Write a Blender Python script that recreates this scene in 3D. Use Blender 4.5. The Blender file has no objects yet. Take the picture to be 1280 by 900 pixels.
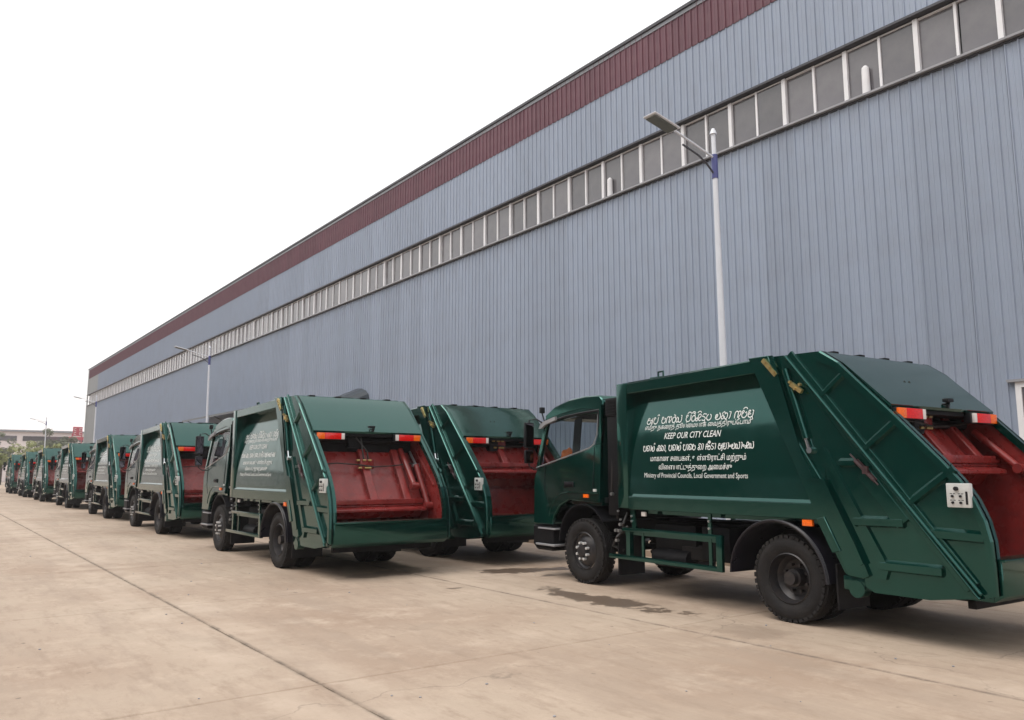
import bpy, bmesh, math, random
from mathutils import Vector, Matrix, noise
random.seed(7)
R = math.radians
S = bpy.context.scene
C = S.collection

# ---------------------------------------------------------------- camera
cam = bpy.data.cameras.new('camera'); co = bpy.data.objects.new('camera', cam); C.objects.link(co)
cam.sensor_width = 36; cam.lens = 28.125
cam.clip_start = 0.05; cam.clip_end = 3000
co.location = (0, 0, 1.68)
co.rotation_euler = (R(90) + math.atan(0.140), 0, -R(36.2))
S.camera = co

# ---------------------------------------------------------------- sky, sun, exposure
SUN_EL, SUN_AZ = R(62), R(-75)          # azimuth measured from +Y towards +X
w = bpy.data.worlds.new('World'); S.world = w; w.use_nodes = True
nt = w.node_tree; nt.nodes.clear()
out = nt.nodes.new('ShaderNodeOutputWorld'); bg = nt.nodes.new('ShaderNodeBackground')
sky = nt.nodes.new('ShaderNodeTexSky'); sky.sky_type = 'NISHITA'; sky.sun_disc = False
sky.sun_elevation = SUN_EL; sky.sun_rotation = SUN_AZ
sky.dust_density = 6.0; sky.air_density = 1.0; sky.ozone_density = 1.0
# overcast: the Nishita sky seen through an even white cloud layer, slightly rosy at the horizon
tc = nt.nodes.new('ShaderNodeTexCoord'); sx = nt.nodes.new('ShaderNodeSeparateXYZ')
nt.links.new(tc.outputs['Generated'], sx.inputs[0])
cr = nt.nodes.new('ShaderNodeValToRGB'); nt.links.new(sx.outputs['Z'], cr.inputs[0])
cr.color_ramp.elements[0].position = 0.0; cr.color_ramp.elements[0].color = (0.88, 0.80, 0.79, 1)
cr.color_ramp.elements[1].position = 0.30; cr.color_ramp.elements[1].color = (1.0, 0.995, 0.985, 1)
e = cr.color_ramp.elements.new(0.09); e.color = (0.97, 0.93, 0.91, 1)
vm = nt.nodes.new('ShaderNodeVectorMath'); vm.operation = 'SCALE'; vm.inputs['Scale'].default_value = 11.5
nt.links.new(cr.outputs[0], vm.inputs[0])
mx = nt.nodes.new('ShaderNodeMix'); mx.data_type = 'RGBA'; mx.inputs[0].default_value = 0.9
nt.links.new(sky.outputs[0], mx.inputs[6]); nt.links.new(vm.outputs[0], mx.inputs[7])
nt.links.new(mx.outputs[2], bg.inputs[0]); bg.inputs[1].default_value = 0.088
nt.links.new(bg.outputs[0], out.inputs[0])

sl = bpy.data.lights.new('sun', 'SUN'); so = bpy.data.objects.new('sun', sl); C.objects.link(so)
sl.energy = 1.1; sl.angle = R(38); sl.color = (1.0, 0.96, 0.90)
sd = Vector((math.sin(SUN_AZ) * math.cos(SUN_EL), math.cos(SUN_AZ) * math.cos(SUN_EL), math.sin(SUN_EL)))
so.rotation_euler = sd.to_track_quat('Z', 'Y').to_euler()
so.location = sd * 50

S.view_settings.view_transform = 'Standard'; S.view_settings.look = 'None'
S.view_settings.exposure = 0.52; S.view_settings.gamma = 1.0

# ---------------------------------------------------------------- materials
def mat(name, col, rough=0.5, metal=0.0, coat=0.0, var=0.0, nscale=3.0, bump=0.0, bscale=40.0, emit=None, spec=0.5,
        stretch=None, dirt=None, dscale=2.0, damt=0.0, rvar=0.0, objrand=0.0, trans=0.0):
    m = bpy.data.materials.new(name); m.use_nodes = True
    t = m.node_tree; b = t.nodes['Principled BSDF']
    N = t.nodes.new; L = t.links.new
    b.inputs['Base Color'].default_value = (*col, 1); b.inputs['Roughness'].default_value = rough
    b.inputs['Metallic'].default_value = metal; b.inputs['Coat Weight'].default_value = coat
    b.inputs['Coat Roughness'].default_value = 0.06
    b.inputs['Specular IOR Level'].default_value = spec
    if trans: b.inputs['Transmission Weight'].default_value = trans
    if emit: b.inputs['Emission Color'].default_value = (*emit, 1); b.inputs['Emission Strength'].default_value = 1
    tcx = N('ShaderNodeTexCoord'); mp = N('ShaderNodeMapping'); L(tcx.outputs['Object'], mp.inputs[0])
    if stretch: mp.inputs['Scale'].default_value = stretch
    cur = None
    if var or dirt:
        n = N('ShaderNodeTexNoise'); n.inputs['Scale'].default_value = nscale; n.inputs['Detail'].default_value = 6
        L(mp.outputs[0], n.inputs[0])
        rr = N('ShaderNodeMapRange'); rr.inputs[1].default_value = 0.3; rr.inputs[2].default_value = 0.7
        rr.inputs[3].default_value = 1 - var; rr.inputs[4].default_value = 1 + var
        L(n.outputs[0], rr.inputs[0])
        sc = N('ShaderNodeVectorMath'); sc.operation = 'SCALE'; sc.inputs[0].default_value = col
        L(rr.outputs[0], sc.inputs['Scale']); cur = sc.outputs[0]
        if dirt:
            n2 = N('ShaderNodeTexNoise'); n2.inputs['Scale'].default_value = dscale; n2.inputs['Detail'].default_value = 9
            n2.inputs['Roughness'].default_value = 0.7
            L(tcx.outputs['Object'], n2.inputs[0])
            r2 = N('ShaderNodeMapRange'); r2.inputs[1].default_value = 0.45; r2.inputs[2].default_value = 0.75
            r2.inputs[3].default_value = 0; r2.inputs[4].default_value = damt; L(n2.outputs[0], r2.inputs[0])
            mm = N('ShaderNodeMix'); mm.data_type = 'RGBA'; L(r2.outputs[0], mm.inputs[0])
            L(cur, mm.inputs[6]); mm.inputs[7].default_value = (*dirt, 1); cur = mm.outputs[2]
    if objrand:
        oi = N('ShaderNodeObjectInfo'); r3 = N('ShaderNodeMapRange')
        r3.inputs[3].default_value = 1 - objrand; r3.inputs[4].default_value = 1 + objrand
        L(oi.outputs['Random'], r3.inputs[0])
        s3 = N('ShaderNodeVectorMath'); s3.operation = 'SCALE'
        if cur: L(cur, s3.inputs[0])
        else: s3.inputs[0].default_value = col
        L(r3.outputs[0], s3.inputs['Scale']); cur = s3.outputs[0]
    if cur: L(cur, b.inputs['Base Color'])
    if rvar:
        n4 = N('ShaderNodeTexNoise'); n4.inputs['Scale'].default_value = 5; n4.inputs['Detail'].default_value = 8
        L(tcx.outputs['Object'], n4.inputs[0])
        r4 = N('ShaderNodeMapRange'); r4.inputs[1].default_value = 0.3; r4.inputs[2].default_value = 0.7
        r4.inputs[3].default_value = max(0.02, rough - rvar); r4.inputs[4].default_value = rough + rvar
        L(n4.outputs[0], r4.inputs[0]); L(r4.outputs[0], b.inputs['Roughness'])
    if bump:
        n5 = N('ShaderNodeTexNoise'); n5.inputs['Scale'].default_value = bscale; n5.inputs['Detail'].default_value = 5
        L(mp.outputs[0], n5.inputs[0])
        bp = N('ShaderNodeBump'); bp.inputs['Strength'].default_value = bump; bp.inputs['Distance'].default_value = 0.02
        L(n5.outputs[0], bp.inputs['Height']); L(bp.outputs[0], b.inputs['Normal'])
    return m

M = {}
M['green'] = mat('green_paint', (0.0003, 0.0190, 0.0145), 0.12, coat=0.15, var=0.14, nscale=1.1, rvar=0.05, bump=0.035, bscale=1.5, spec=1.0)
M['green'].node_tree.nodes['Principled BSDF'].inputs['Specular Tint'].default_value = (0.34, 0.88, 0.79, 1)
M['green'].node_tree.nodes['Principled BSDF'].inputs['Coat IOR'].default_value = 1.5
M['red'] = mat('red_primer', (0.225, 0.025, 0.023), 0.30, var=0.22, nscale=4, dirt=(0.10, 0.02, 0.022), dscale=6, damt=0.6, rvar=0.12, bump=0.05, bscale=20)
M['black'] = mat('black_paint', (0.008, 0.008, 0.011), 0.45, var=0.2, dirt=(0.03, 0.027, 0.027), damt=0.3, dscale=6, spec=0.3)
M['dark'] = mat('dark_chassis', (0.005, 0.005, 0.007), 0.6, var=0.2, dirt=(0.025, 0.022, 0.02), damt=0.25, dscale=8, spec=0.2)
M['mudblack'] = mat('black_mudguard_plastic', (0.013, 0.012, 0.018), 0.35, rvar=0.1, spec=0.4)
M['rubber'] = mat('tyre_rubber', (0.014, 0.013, 0.014), 0.75, var=0.2, nscale=8, dirt=(0.06, 0.05, 0.042), dscale=5, damt=0.3, spec=0.3, bump=0.3, bscale=60)
M['rim'] = mat('dark_rim', (0.03, 0.029, 0.033), 0.4, metal=0.3, dirt=(0.12, 0.09, 0.07), damt=0.35, dscale=9, var=0.1)
M['chrome'] = mat('chrome', (0.75, 0.75, 0.78), 0.15, metal=1.0)
M['nut'] = mat('bright_nut_caps', (0.8, 0.8, 0.8), 0.35, metal=0.4)
M['steel'] = mat('brushed_steel', (0.45, 0.46, 0.48), 0.35, metal=0.8, var=0.15)
M['brass'] = mat('brass_fitting', (0.5, 0.38, 0.17), 0.35, metal=0.8)
M['white'] = mat('white_plastic', (0.56, 0.57, 0.56), 0.4, var=0.08, nscale=20)
M['text'] = mat('white_vinyl_lettering', (0.82, 0.84, 0.84), 0.5)
M['grey'] = mat('grey_plastic', (0.3, 0.3, 0.32), 0.4)
M['tail_red'] = mat('red_lamp_lens', (0.75, 0.01, 0.008), 0.12, var=0.2, nscale=60, coat=0.3)
M['tail_orange'] = mat('orange_lamp_lens', (0.95, 0.16, 0.01), 0.12, var=0.2, nscale=60, coat=0.3)
M['reflector'] = mat('white_lamp_lens', (0.75, 0.7, 0.68), 0.2)
M['seat'] = mat('brown_orange_seat_cloth', (0.30, 0.07, 0.03), 0.9, var=0.2)
M['glass'] = mat('cab_glass', (0.6, 0.64, 0.65), 0.02, trans=1.0)
M['glass'].node_tree.nodes['Principled BSDF'].inputs['IOR'].default_value = 1.12
M['hose'] = mat('black_rubber_hose', (0.02, 0.018, 0.018), 0.5)
M['wall'] = mat('blue_grey_cladding', (0.305, 0.352, 0.445), 0.38, var=0.03, nscale=1.2, stretch=(1, 3, 0.12), dirt=(0.24, 0.25, 0.29), dscale=0.9, damt=0.3, objrand=0.06, rvar=0.06)
M['wall_pale'] = mat('pale_grey_cladding', (0.36, 0.37, 0.38), 0.5, var=0.07, nscale=1.2, stretch=(1, 3, 0.12), objrand=0.04)
M['maroon'] = mat('maroon_cladding', (0.125, 0.040, 0.060), 0.45, var=0.12, nscale=1.5, stretch=(1, 3, 0.15), dirt=(0.2, 0.1, 0.11), damt=0.35, dscale=1.5, objrand=0.07)
M['trim'] = mat('dark_roof_trim', (0.05, 0.05, 0.06), 0.5, var=0.1)
M['ledge'] = mat('grey_window_ledge', (0.30, 0.30, 0.32), 0.45, var=0.12, nscale=1.5)
M['mullion'] = mat('white_window_frame', (0.80, 0.79, 0.81), 0.4, var=0.06, nscale=2)
M['pane'] = mat('dusty_window_pane', (0.12, 0.113, 0.125), 0.07, var=0.12, nscale=0.7, dirt=(0.2, 0.19, 0.19), dscale=0.8, damt=0.5, objrand=0.25, bump=0.06, bscale=0.9)
M['pane'].node_tree.nodes['Principled BSDF'].inputs['Specular IOR Level'].default_value = 0.9
M['roof'] = mat('grey_sheet_roof', (0.25, 0.26, 0.29), 0.5, var=0.1)
M['pole'] = mat('white_pole_paint', (0.74, 0.76, 0.82), 0.35, var=0.04)
M['blue'] = mat('blue_sleeve', (0.075, 0.085, 0.26), 0.4, var=0.1)
M['darkmetal'] = mat('dark_metal', (0.06, 0.06, 0.075), 0.4, var=0.1)
M['lens'] = mat('lamp_lens', (0.11, 0.12, 0.10), 0.35, var=0.2, nscale=30)
M['bark'] = mat('bark', (0.08, 0.06, 0.045), 0.9, var=0.3)
M['leaf'] = mat('dull_green_leaves', (0.13, 0.14, 0.09), 0.7, objrand=0.1, var=0.5, nscale=0.8)
M['leaf_y'] = mat('yellow_green_leaves', (0.24, 0.26, 0.10), 0.7, var=0.4, nscale=0.9)
M['shed'] = mat('white_shed_wall', (0.74, 0.66, 0.65), 0.6, var=0.04)
M['sign'] = mat('red_sign', (0.45, 0.08, 0.11), 0.5)
M['canopy'] = mat('dark_canopy_sheet', (0.035, 0.045, 0.055), 0.35, var=0.15)
M['maroondark'] = mat('dull_maroon_paint', (0.05, 0.022, 0.026), 0.5, var=0.4, nscale=20)
M['mirror'] = mat('mirror_glass', (0.16, 0.15, 0.18), 0.05, metal=1.0)

# concrete: stains and wear have their own places in the yard
def concrete(name, base):
    m = bpy.data.materials.new(name); m.use_nodes = True; t = m.node_tree; b = t.nodes['Principled BSDF']
    N = t.nodes.new; L = t.links.new
    g = N('ShaderNodeNewGeometry')
    def nz(scale, detail=6, rough=0.6, vec=None, mscale=None):
        n = N('ShaderNodeTexNoise'); n.inputs['Scale'].default_value = scale; n.inputs['Detail'].default_value = detail
        n.inputs['Roughness'].default_value = rough
        src = g.outputs['Position']
        if mscale:
            mp = N('ShaderNodeMapping'); mp.inputs['Scale'].default_value = mscale; L(src, mp.inputs[0]); src = mp.outputs[0]
        L(src, n.inputs[0]); return n.outputs[0]
    def rng(v, a, b_, c, d, smooth=False):
        r = N('ShaderNodeMapRange'); r.inputs[1].default_value = a; r.inputs[2].default_value = b_
        r.inputs[3].default_value = c; r.inputs[4].default_value = d
        if smooth: r.interpolation_type = 'SMOOTHSTEP'
        L(v, r.inputs[0]); return r.outputs[0]
    def mixc(f, a, bcol):
        x = N('ShaderNodeMix'); x.data_type = 'RGBA'; L(f, x.inputs[0])
        if isinstance(a, tuple): x.inputs[6].default_value = (*a, 1)
        else: L(a, x.inputs[6])
        x.inputs[7].default_value = (*bcol, 1); return x.outputs[2]
    def math_(op, a, b_):
        x = N('ShaderNodeMath'); x.operation = op
        for i, v in enumerate((a, b_)):
            if isinstance(v, (int, float)): x.inputs[i].default_value = v
            else: L(v, x.inputs[i])
        return x.outputs[0]
    c = mixc(rng(nz(0.35, 5), 0.40, 0.60, 0, 1.0), base, tuple(v * k for v, k in zip(base, (0.80, 0.74, 0.71))))
    c = mixc(rng(nz(1.4, 8, 0.7), 0.48, 0.68, 0, 0.8), c, tuple(v * k for v, k in zip(base, (1.20, 1.22, 1.24))))
    c = mixc(rng(nz(3.1, 9, 0.75, mscale=(1.8, 0.5, 1)), 0.50, 0.70, 0, 0.65), c, tuple(v * k for v, k in zip(base, (0.62, 0.56, 0.52))))
    c = mixc(rng(nz(0.9, 7, 0.7, mscale=(2.2, 0.35, 1)), 0.48, 0.66, 0, 0.55), c, tuple(v * k for v, k in zip(base, (0.74, 0.72, 0.72))))
    c = mixc(rng(nz(22, 4, 0.8), 0.55, 0.8, 0, 0.4), c, tuple(v * 0.55 for v in base))
    # dark specks of grit and chips
    c = mixc(rng(nz(9, 2, 0.4), 0.74, 0.77, 0, 0.7), c, tuple(v * 0.35 for v in base))
    sep = N('ShaderNodeSeparateXYZ'); L(g.outputs['Position'], sep.inputs[0])
    wob = rng(nz(2.8, 9, 0.75), 0, 1, -1.5, 1.5)
    wob2 = rng(nz(1.1, 7, 0.65), 0, 1, -1.1, 1.1)
    wet = None
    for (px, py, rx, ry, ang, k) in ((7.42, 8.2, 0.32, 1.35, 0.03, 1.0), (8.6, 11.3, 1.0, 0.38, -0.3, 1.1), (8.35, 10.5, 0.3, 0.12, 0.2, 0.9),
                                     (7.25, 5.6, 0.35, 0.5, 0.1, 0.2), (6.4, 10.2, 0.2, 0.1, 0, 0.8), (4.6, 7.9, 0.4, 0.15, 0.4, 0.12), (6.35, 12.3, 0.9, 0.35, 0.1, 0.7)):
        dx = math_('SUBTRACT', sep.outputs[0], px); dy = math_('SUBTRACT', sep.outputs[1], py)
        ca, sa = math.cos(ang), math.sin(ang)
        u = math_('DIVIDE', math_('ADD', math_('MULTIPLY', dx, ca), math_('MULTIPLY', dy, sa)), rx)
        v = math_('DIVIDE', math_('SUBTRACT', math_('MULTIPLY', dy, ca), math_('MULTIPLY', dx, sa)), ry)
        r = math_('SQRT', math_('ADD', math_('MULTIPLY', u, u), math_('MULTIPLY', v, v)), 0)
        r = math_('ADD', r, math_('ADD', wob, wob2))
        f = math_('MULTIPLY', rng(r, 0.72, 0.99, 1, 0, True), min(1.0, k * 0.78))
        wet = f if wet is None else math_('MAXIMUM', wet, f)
    # pale scuffed strips beside the long joints
    for jx in (2.95, 7.0, 2.35):
        d = math_('ABSOLUTE', math_('SUBTRACT', sep.outputs[0], jx), 0)
        f = math_('MULTIPLY', rng(math_('ADD', d, math_('MULTIPLY', wob, 0.5)), 0.0, 0.35, 0.55, 0, True), rng(nz(1.2), 0.4, 0.65, 0, 1))
        c = mixc(f, c, tuple(min(0.8, v * k) for v, k in zip(base, (1.3, 1.34, 1.38))))
    # grime in the joints
    for jx in (2.72, 6.75):
        d = math_('ABSOLUTE', math_('SUBTRACT', sep.outputs[0], jx), 0)
        f = math_('MULTIPLY', rng(math_('ADD', d, math_('MULTIPLY', wob, 0.04)), 0.0, 0.05, 0.8, 0, True), rng(nz(3), 0.3, 0.6, 0.2, 1))
        c = mixc(f, c, tuple(v * 0.3 for v in base))
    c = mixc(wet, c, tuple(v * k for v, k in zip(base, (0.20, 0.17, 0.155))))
    vo = N('ShaderNodeTexVoronoi'); vo.feature = 'DISTANCE_TO_EDGE'; vo.inputs['Scale'].default_value = 0.11
    wv = N('ShaderNodeVectorMath'); wv.operation = 'ADD'; wn = N('ShaderNodeTexNoise'); wn.inputs['Scale'].default_value = 1.6; wn.inputs['Detail'].default_value = 7
    L(g.outputs['Position'], wn.inputs[0]); ws = N('ShaderNodeVectorMath'); ws.operation = 'SCALE'; ws.inputs['Scale'].default_value = 0.9
    L(wn.outputs['Color'], ws.inputs[0]); L(g.outputs['Position'], wv.inputs[0]); L(ws.outputs[0], wv.inputs[1]); L(wv.outputs[0], vo.inputs['Vector'])
    c = mixc(math_('MULTIPLY', rng(vo.outputs['Distance'], 0.0, 0.0016, 0.55, 0), rng(nz(0.5, 3), 0.45, 0.55, 0, 1)), c, tuple(v * 0.4 for v in base))
    L(c, b.inputs['Base Color'])
    L(rng(wet, 0, 0.8, 0.78, 0.35), b.inputs['Roughness'])
    bp = N('ShaderNodeBump'); bp.inputs['Strength'].default_value = 0.25; bp.inputs['Distance'].default_value = 0.01
    L(nz(45, 6, 0.7), bp.inputs['Height']); L(bp.outputs[0], b.inputs['Normal'])
    return m
M['concrete'] = concrete('yard_concrete', (0.445, 0.348, 0.268))
M['joint'] = mat('joint_filler', (0.045, 0.037, 0.03), 0.9, var=0.3, nscale=8)
M['ground'] = mat('far_ground', (0.36, 0.30, 0.25), 0.9, var=0.15, nscale=0.05)

# ---------------------------------------------------------------- mesh helpers
class MB:
    def __init__(self): self.v = []; self.f = []
    def add(self, vs, fs):
        o = len(self.v); self.v += [tuple(p) for p in vs]; self.f += [tuple(i + o for i in q) for q in fs]; return self
    def box(self, x0, x1, y0, y1, z0, z1, bev=0.0):
        if x0 > x1: x0, x1 = x1, x0
        if y0 > y1: y0, y1 = y1, y0
        if z0 > z1: z0, z1 = z1, z0
        if bev <= 0:
            return self.add([(x0,y0,z0),(x1,y0,z0),(x1,y1,z0),(x0,y1,z0),(x0,y0,z1),(x1,y0,z1),(x1,y1,z1),(x0,y1,z1)],
                     [(0,3,2,1),(4,5,6,7),(0,1,5,4),(1,2,6,5),(2,3,7,6),(3,0,4,7)])
        bm = bmesh.new(); bmesh.ops.create_cube(bm, size=1)
        for q in bm.verts: q.co = ((x0+x1)/2 + q.co.x*(x1-x0), (y0+y1)/2 + q.co.y*(y1-y0), (z0+z1)/2 + q.co.z*(z1-z0))
        bmesh.ops.bevel(bm, geom=list(bm.edges), offset=bev, segments=2, affect='EDGES', profile=0.6)
        return self.bm(bm)
    def bm(self, bm, mtx=None):
        bm.verts.index_update()
        vs = [(mtx @ q.co) if mtx else q.co.copy() for q in bm.verts]
        fs = [[q.index for q in f.verts] for f in bm.faces]; bm.free()
        return self.add(vs, fs)
    def prism(self, poly, x0, x1, bev=0.0, ax='x', xf=None):
        """polygon in (y,z) (ax x) or (x,z) (ax y) or (x,y) (ax z), extruded from x0 to x1"""
        area = sum(poly[i][0]*poly[(i+1)%len(poly)][1] - poly[(i+1)%len(poly)][0]*poly[i][1] for i in range(len(poly)))
        if area < 0: poly = poly[::-1]
        if x0 > x1: x0, x1 = x1, x0
        def P(a, b, x):
            return (x, a, b) if ax == 'x' else ((a, x, b) if ax == 'y' else (a, b, x))
        bm = bmesh.new()
        A = [bm.verts.new(P(a, b, x0)) for a, b in poly]; B = [bm.verts.new(P(a, b, x1)) for a, b in poly]
        n = len(poly)
        bm.faces.new(A[::-1]); bm.faces.new(B)
        for i in range(n): bm.faces.new((A[i], A[(i+1)%n], B[(i+1)%n], B[i]))
        bmesh.ops.recalc_face_normals(bm, faces=bm.faces)
        if bev > 0: bmesh.ops.bevel(bm, geom=list(bm.edges), offset=bev, segments=1, affect='EDGES')
        if xf:
            for q in bm.verts: q.co = xf(q.co)
        bmesh.ops.triangulate(bm, faces=[f for f in bm.faces if len(f.verts) > 4])
        return self.bm(bm)
    def tube(self, pts, r, n=10, r2=None, cap=True):
        pts = [Vector(p) for p in pts]; rings = []; m = len(pts)
        prev = None
        for i, p in enumerate(pts):
            d = (pts[min(i+1, m-1)] - pts[max(i-1, 0)]).normalized()
            u = d.orthogonal().normalized() if prev is None else (prev - d * prev.dot(d)).normalized()
            prev = u; v = d.cross(u); rr = r if r2 is None else r + (r2 - r) * i / (m-1)
            rings.append([p + (u*math.cos(a) + v*math.sin(a))*rr for a in [2*math.pi*k/n for k in range(n)]])
        vs = [q for g in rings for q in g]; fs = []
        for i in range(m-1):
            for k in range(n): fs.append((i*n+k, i*n+(k+1)%n, (i+1)*n+(k+1)%n, (i+1)*n+k))
        if cap: fs.append(tuple(range(n))[::-1]); fs.append(tuple((m-1)*n+k for k in range(n)))
        return self.add(vs, fs)
    def bar(self, a, b, wdt, th, up=(1,0,0), bev=0.0):
        a, b = Vector(a), Vector(b); d = (b-a); l = d.length; d.normalize(); up = Vector(up)
        u = d.cross(up).normalized(); v = u.cross(d).normalized()
        bm = bmesh.new(); bmesh.ops.create_cube(bm, size=1)
        for q in bm.verts: q.co = (a+b)/2 + d*(q.co.x*l) + u*(q.co.y*wdt) + v*(q.co.z*th)
        bmesh.ops.recalc_face_normals(bm, faces=bm.faces)
        if bev > 0: bmesh.ops.bevel(bm, geom=list(bm.edges), offset=bev, segments=1, affect='EDGES')
        return self.bm(bm)
    def lathe(self, prof, n=40, c=(0,0,0)):
        """profile of (x, r) revolved about the x axis"""
        vs = []; fs = []; m = len(prof)
        for k in range(n):
            a = 2*math.pi*k/n
            for x, r in prof: vs.append((c[0]+x, c[1]+r*math.cos(a), c[2]+r*math.sin(a)))
        for k in range(n):
            for i in range(m-1):
                fs.append((k*m+i, k*m+i+1, ((k+1)%n)*m+i+1, ((k+1)%n)*m+i))
        return self.add(vs, fs)
    def build(self, name, material, parent=None, smooth=35, fix=False):
        me = bpy.data.meshes.new(name); me.from_pydata(self.v, [], self.f); me.update()
        if fix:
            b = bmesh.new(); b.from_mesh(me); bmesh.ops.recalc_face_normals(b, faces=b.faces); b.to_mesh(me); b.free()
        if smooth: 
            me.shade_smooth(); me.set_sharp_from_angle(angle=R(smooth))
        me.materials.append(M[material] if isinstance(material, str) else material)
        o = bpy.data.objects.new(name, me); C.objects.link(o)
        if parent: o.parent = parent
        return o

def thing(name, label, cat, loc=(0,0,0), rz=0, group=None):
    o = bpy.data.objects.new(name, None); C.objects.link(o); o.location = loc; o.rotation_euler = (0,0,rz)
    o['label'] = label; o['category'] = cat
    if group: o['group'] = group
    return o
def copy_tree(o, parent=None):
    c = o.copy(); C.objects.link(c)
    if parent: c.parent = parent
    for ch in kids.get(o.name, []): copy_tree(ch, c)
    return c
kids = {}
def index_kids():
    kids.clear()
    for o in bpy.data.objects:
        if o.parent: kids.setdefault(o.parent.name, []).append(o)
def inst(src, name, parent, loc, rot=None):
    c = bpy.data.objects.new(name, src.data); C.objects.link(c); c.parent = parent; c.location = loc
    if rot: c.rotation_euler = rot
    return c

# ================================================================ SETTING: ground
g = MB(); Lg = 1500
g.add([(-Lg,-Lg,-0.035),(Lg,-Lg,-0.035),(Lg,Lg,-0.035),(-Lg,Lg,-0.035)], [(0,1,2,3)])
ground = g.build('ground', 'ground', smooth=0); ground['kind'] = 'structure'; ground['label'] = 'pale tan concrete yard running off to the horizon'
g = MB(); g.add([(-25,-9,-0.022),(15.9,-9,-0.022),(15.9,128,-0.022),(-25,128,-0.022)], [(0,1,2,3)])
g.build('joint_bed', 'joint', ground, 0)
def slab_mesh(x0, x1, y0, y1, jag):
    pts = []; gap = 0.003
    def side(a, b, n, nx, ny):
        for i in range(n):
            t = i / n; x = a[0] + (b[0]-a[0])*t; y = a[1] + (b[1]-a[1])*t
            k = 0 if i == 0 else jag * (noise.noise(Vector((x*1.7, y*1.7, 3.1)))*0.9 + abs(noise.noise(Vector((x*7, y*7, 9.1))))*0.8)
            k = abs(k)
            pts.append((x + nx*(gap+k), y + ny*(gap*2.2+k)))
    n1 = 22
    side((x0,y0),(x1,y0), n1, 0, 1); side((x1,y0),(x1,y1), n1*2, -1, 0); side((x1,y1),(x0,y1), n1, 0, -1); side((x0,y1),(x0,y0), n1*2, 1, 0)
    m = MB(); n = len(pts); cx, cy = (x0+x1)/2, (y0+y1)/2
    def inn(p, d): 
        l = math.hypot(cx-p[0], cy-p[1]); return (p[0]+(cx-p[0])*d/l, p[1]+(cy-p[1])*d/l)
    top = [(*inn(p, 0.012), 0.0) for p in pts]; mid = [(p[0], p[1], -0.008) for p in pts]; bot = [(p[0], p[1], -0.03) for p in pts]
    vs = top + mid + bot; fs = [tuple(range(n))]
    for i in range(n):
        j = (i+1) % n; fs.append((n+i, n+j, j, i)); fs.append((2*n+i, 2*n+j, n+j, n+i))
    m.add(vs, fs); return m
XJ = [-21.4, -17.4, -13.4, -9.36, -5.33, -1.3, 2.72, 6.75, 10.78, 15.85]
YJ = [6.3 + 4.7*k for k in range(-3, 26)]
far_slabs = MB()
for j in range(len(YJ)-1):
    for i in range(len(XJ)-1):
        near = YJ[j] < 62 and XJ[i] > -6
        if near:
            slab_mesh(XJ[i], XJ[i+1], YJ[j], YJ[j+1], 0.010).build('concrete_slab', 'concrete', ground, 0)
        else:
            x0, x1, y0, y1 = XJ[i]+.01, XJ[i+1]-.01, YJ[j]+.01, YJ[j+1]-.01
            far_slabs.box(x0, x1, y0, y1, -0.03, 0.0)
o = far_slabs.build('far_concrete_slabs', 'concrete', ground, 0); o['kind'] = 'stuff'

# ================================================================ SETTING: long workshop
WX = 16.0
Y0, Y1 = -6.89, 111.6
Z_WB, Z_WT, Z_RB, Z_TOP = 9.85, 11.08, 13.14, 14.37
PIT = 0.23; SH = PIT*4
def sheet(z0, z1, n=4, pit=PIT):
    """standing-rib cladding sheet, n ribs wide, face towards -X at x=0, running +Y"""
    pr = []
    for k in range(n):
        a = k*pit
        pr += [(0.0, a+0.004 if k == 0 else a), (0.0, a+0.075), (-0.008, a+0.083), (-0.008, a+0.098), (0.0, a+0.106), (0.0, a+pit-0.048), (-0.032, a+pit-0.036), (-0.032, a+pit-0.016), (0.0, a+pit-0.001 if k < n-1 else a+pit-0.012)]
    m = MB(); vs = []; fs = []
    for x, y in pr: vs += [(x, y, z0), (x, y, z1)]
    for i in range(len(pr)-1): fs.append((2*i, 2*i+1, 2*i+3, 2*i+2))
    # returned edges give the sheet thickness
    a, b = pr[0], pr[-1]; o_ = len(vs)
    vs += [(0.012, a[1], z0), (0.012, a[1], z1), (0.012, b[1], z0), (0.012, b[1], z1)]
    fs += [(o_, o_+1, 1, 0), (2*len(pr)-2, 2*len(pr)-1, o_+3, o_+2)]
    m.add(vs, fs); return m
bld = thing('workshop_building', 'long blue grey steel clad workshop with maroon roof band and high window strip', 'building', (WX, (Y0+Y1)/2, 0))
OFF = Vector((-WX, -(Y0+Y1)/2, 0))
def bpart(m, name, material, parent=bld, smooth=0):
    o = m.build(name, material, parent, smooth)
    if parent is bld: o.location = OFF
    return o
core = MB()
core.box(WX+0.05, WX+40, Y0, Y1, 0, Z_WB-0.02)
core.box(WX+0.25, WX+40, Y0, Y1, Z_WB-0.02, Z_WT+0.02)
core.box(WX+0.05, WX+40, Y0, Y1, Z_WT+0.02, Z_TOP-0.05)
bpart(core, 'wall', 'trim')
rf = MB(); rf.prism([(WX-0.05, Z_TOP-0.04), (WX+20, Z_TOP+0.9), (WX+40.2, Z_TOP-0.04), (WX+40.2, Z_TOP-0.15), (WX-0.05, Z_TOP-0.15)], Y0-0.1, Y1+0.1, ax='y')
bpart(rf, 'roof', 'roof')
tr = MB(); tr.box(WX-0.10, WX+0.05, Y0-0.12, Y1+0.12, Z_TOP-0.03, Z_TOP+0.06)
bpart(tr, 'roof_trim', 'trim')
NEAR_Y = 46
bands = (('wall_panel', 0.0, Z_WB-0.08, 'wall'), ('wall_panel', Z_WT+0.09, Z_RB, 'wall'), ('fascia_panel', Z_RB+0.002, Z_TOP-0.032, 'maroon'))
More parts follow.
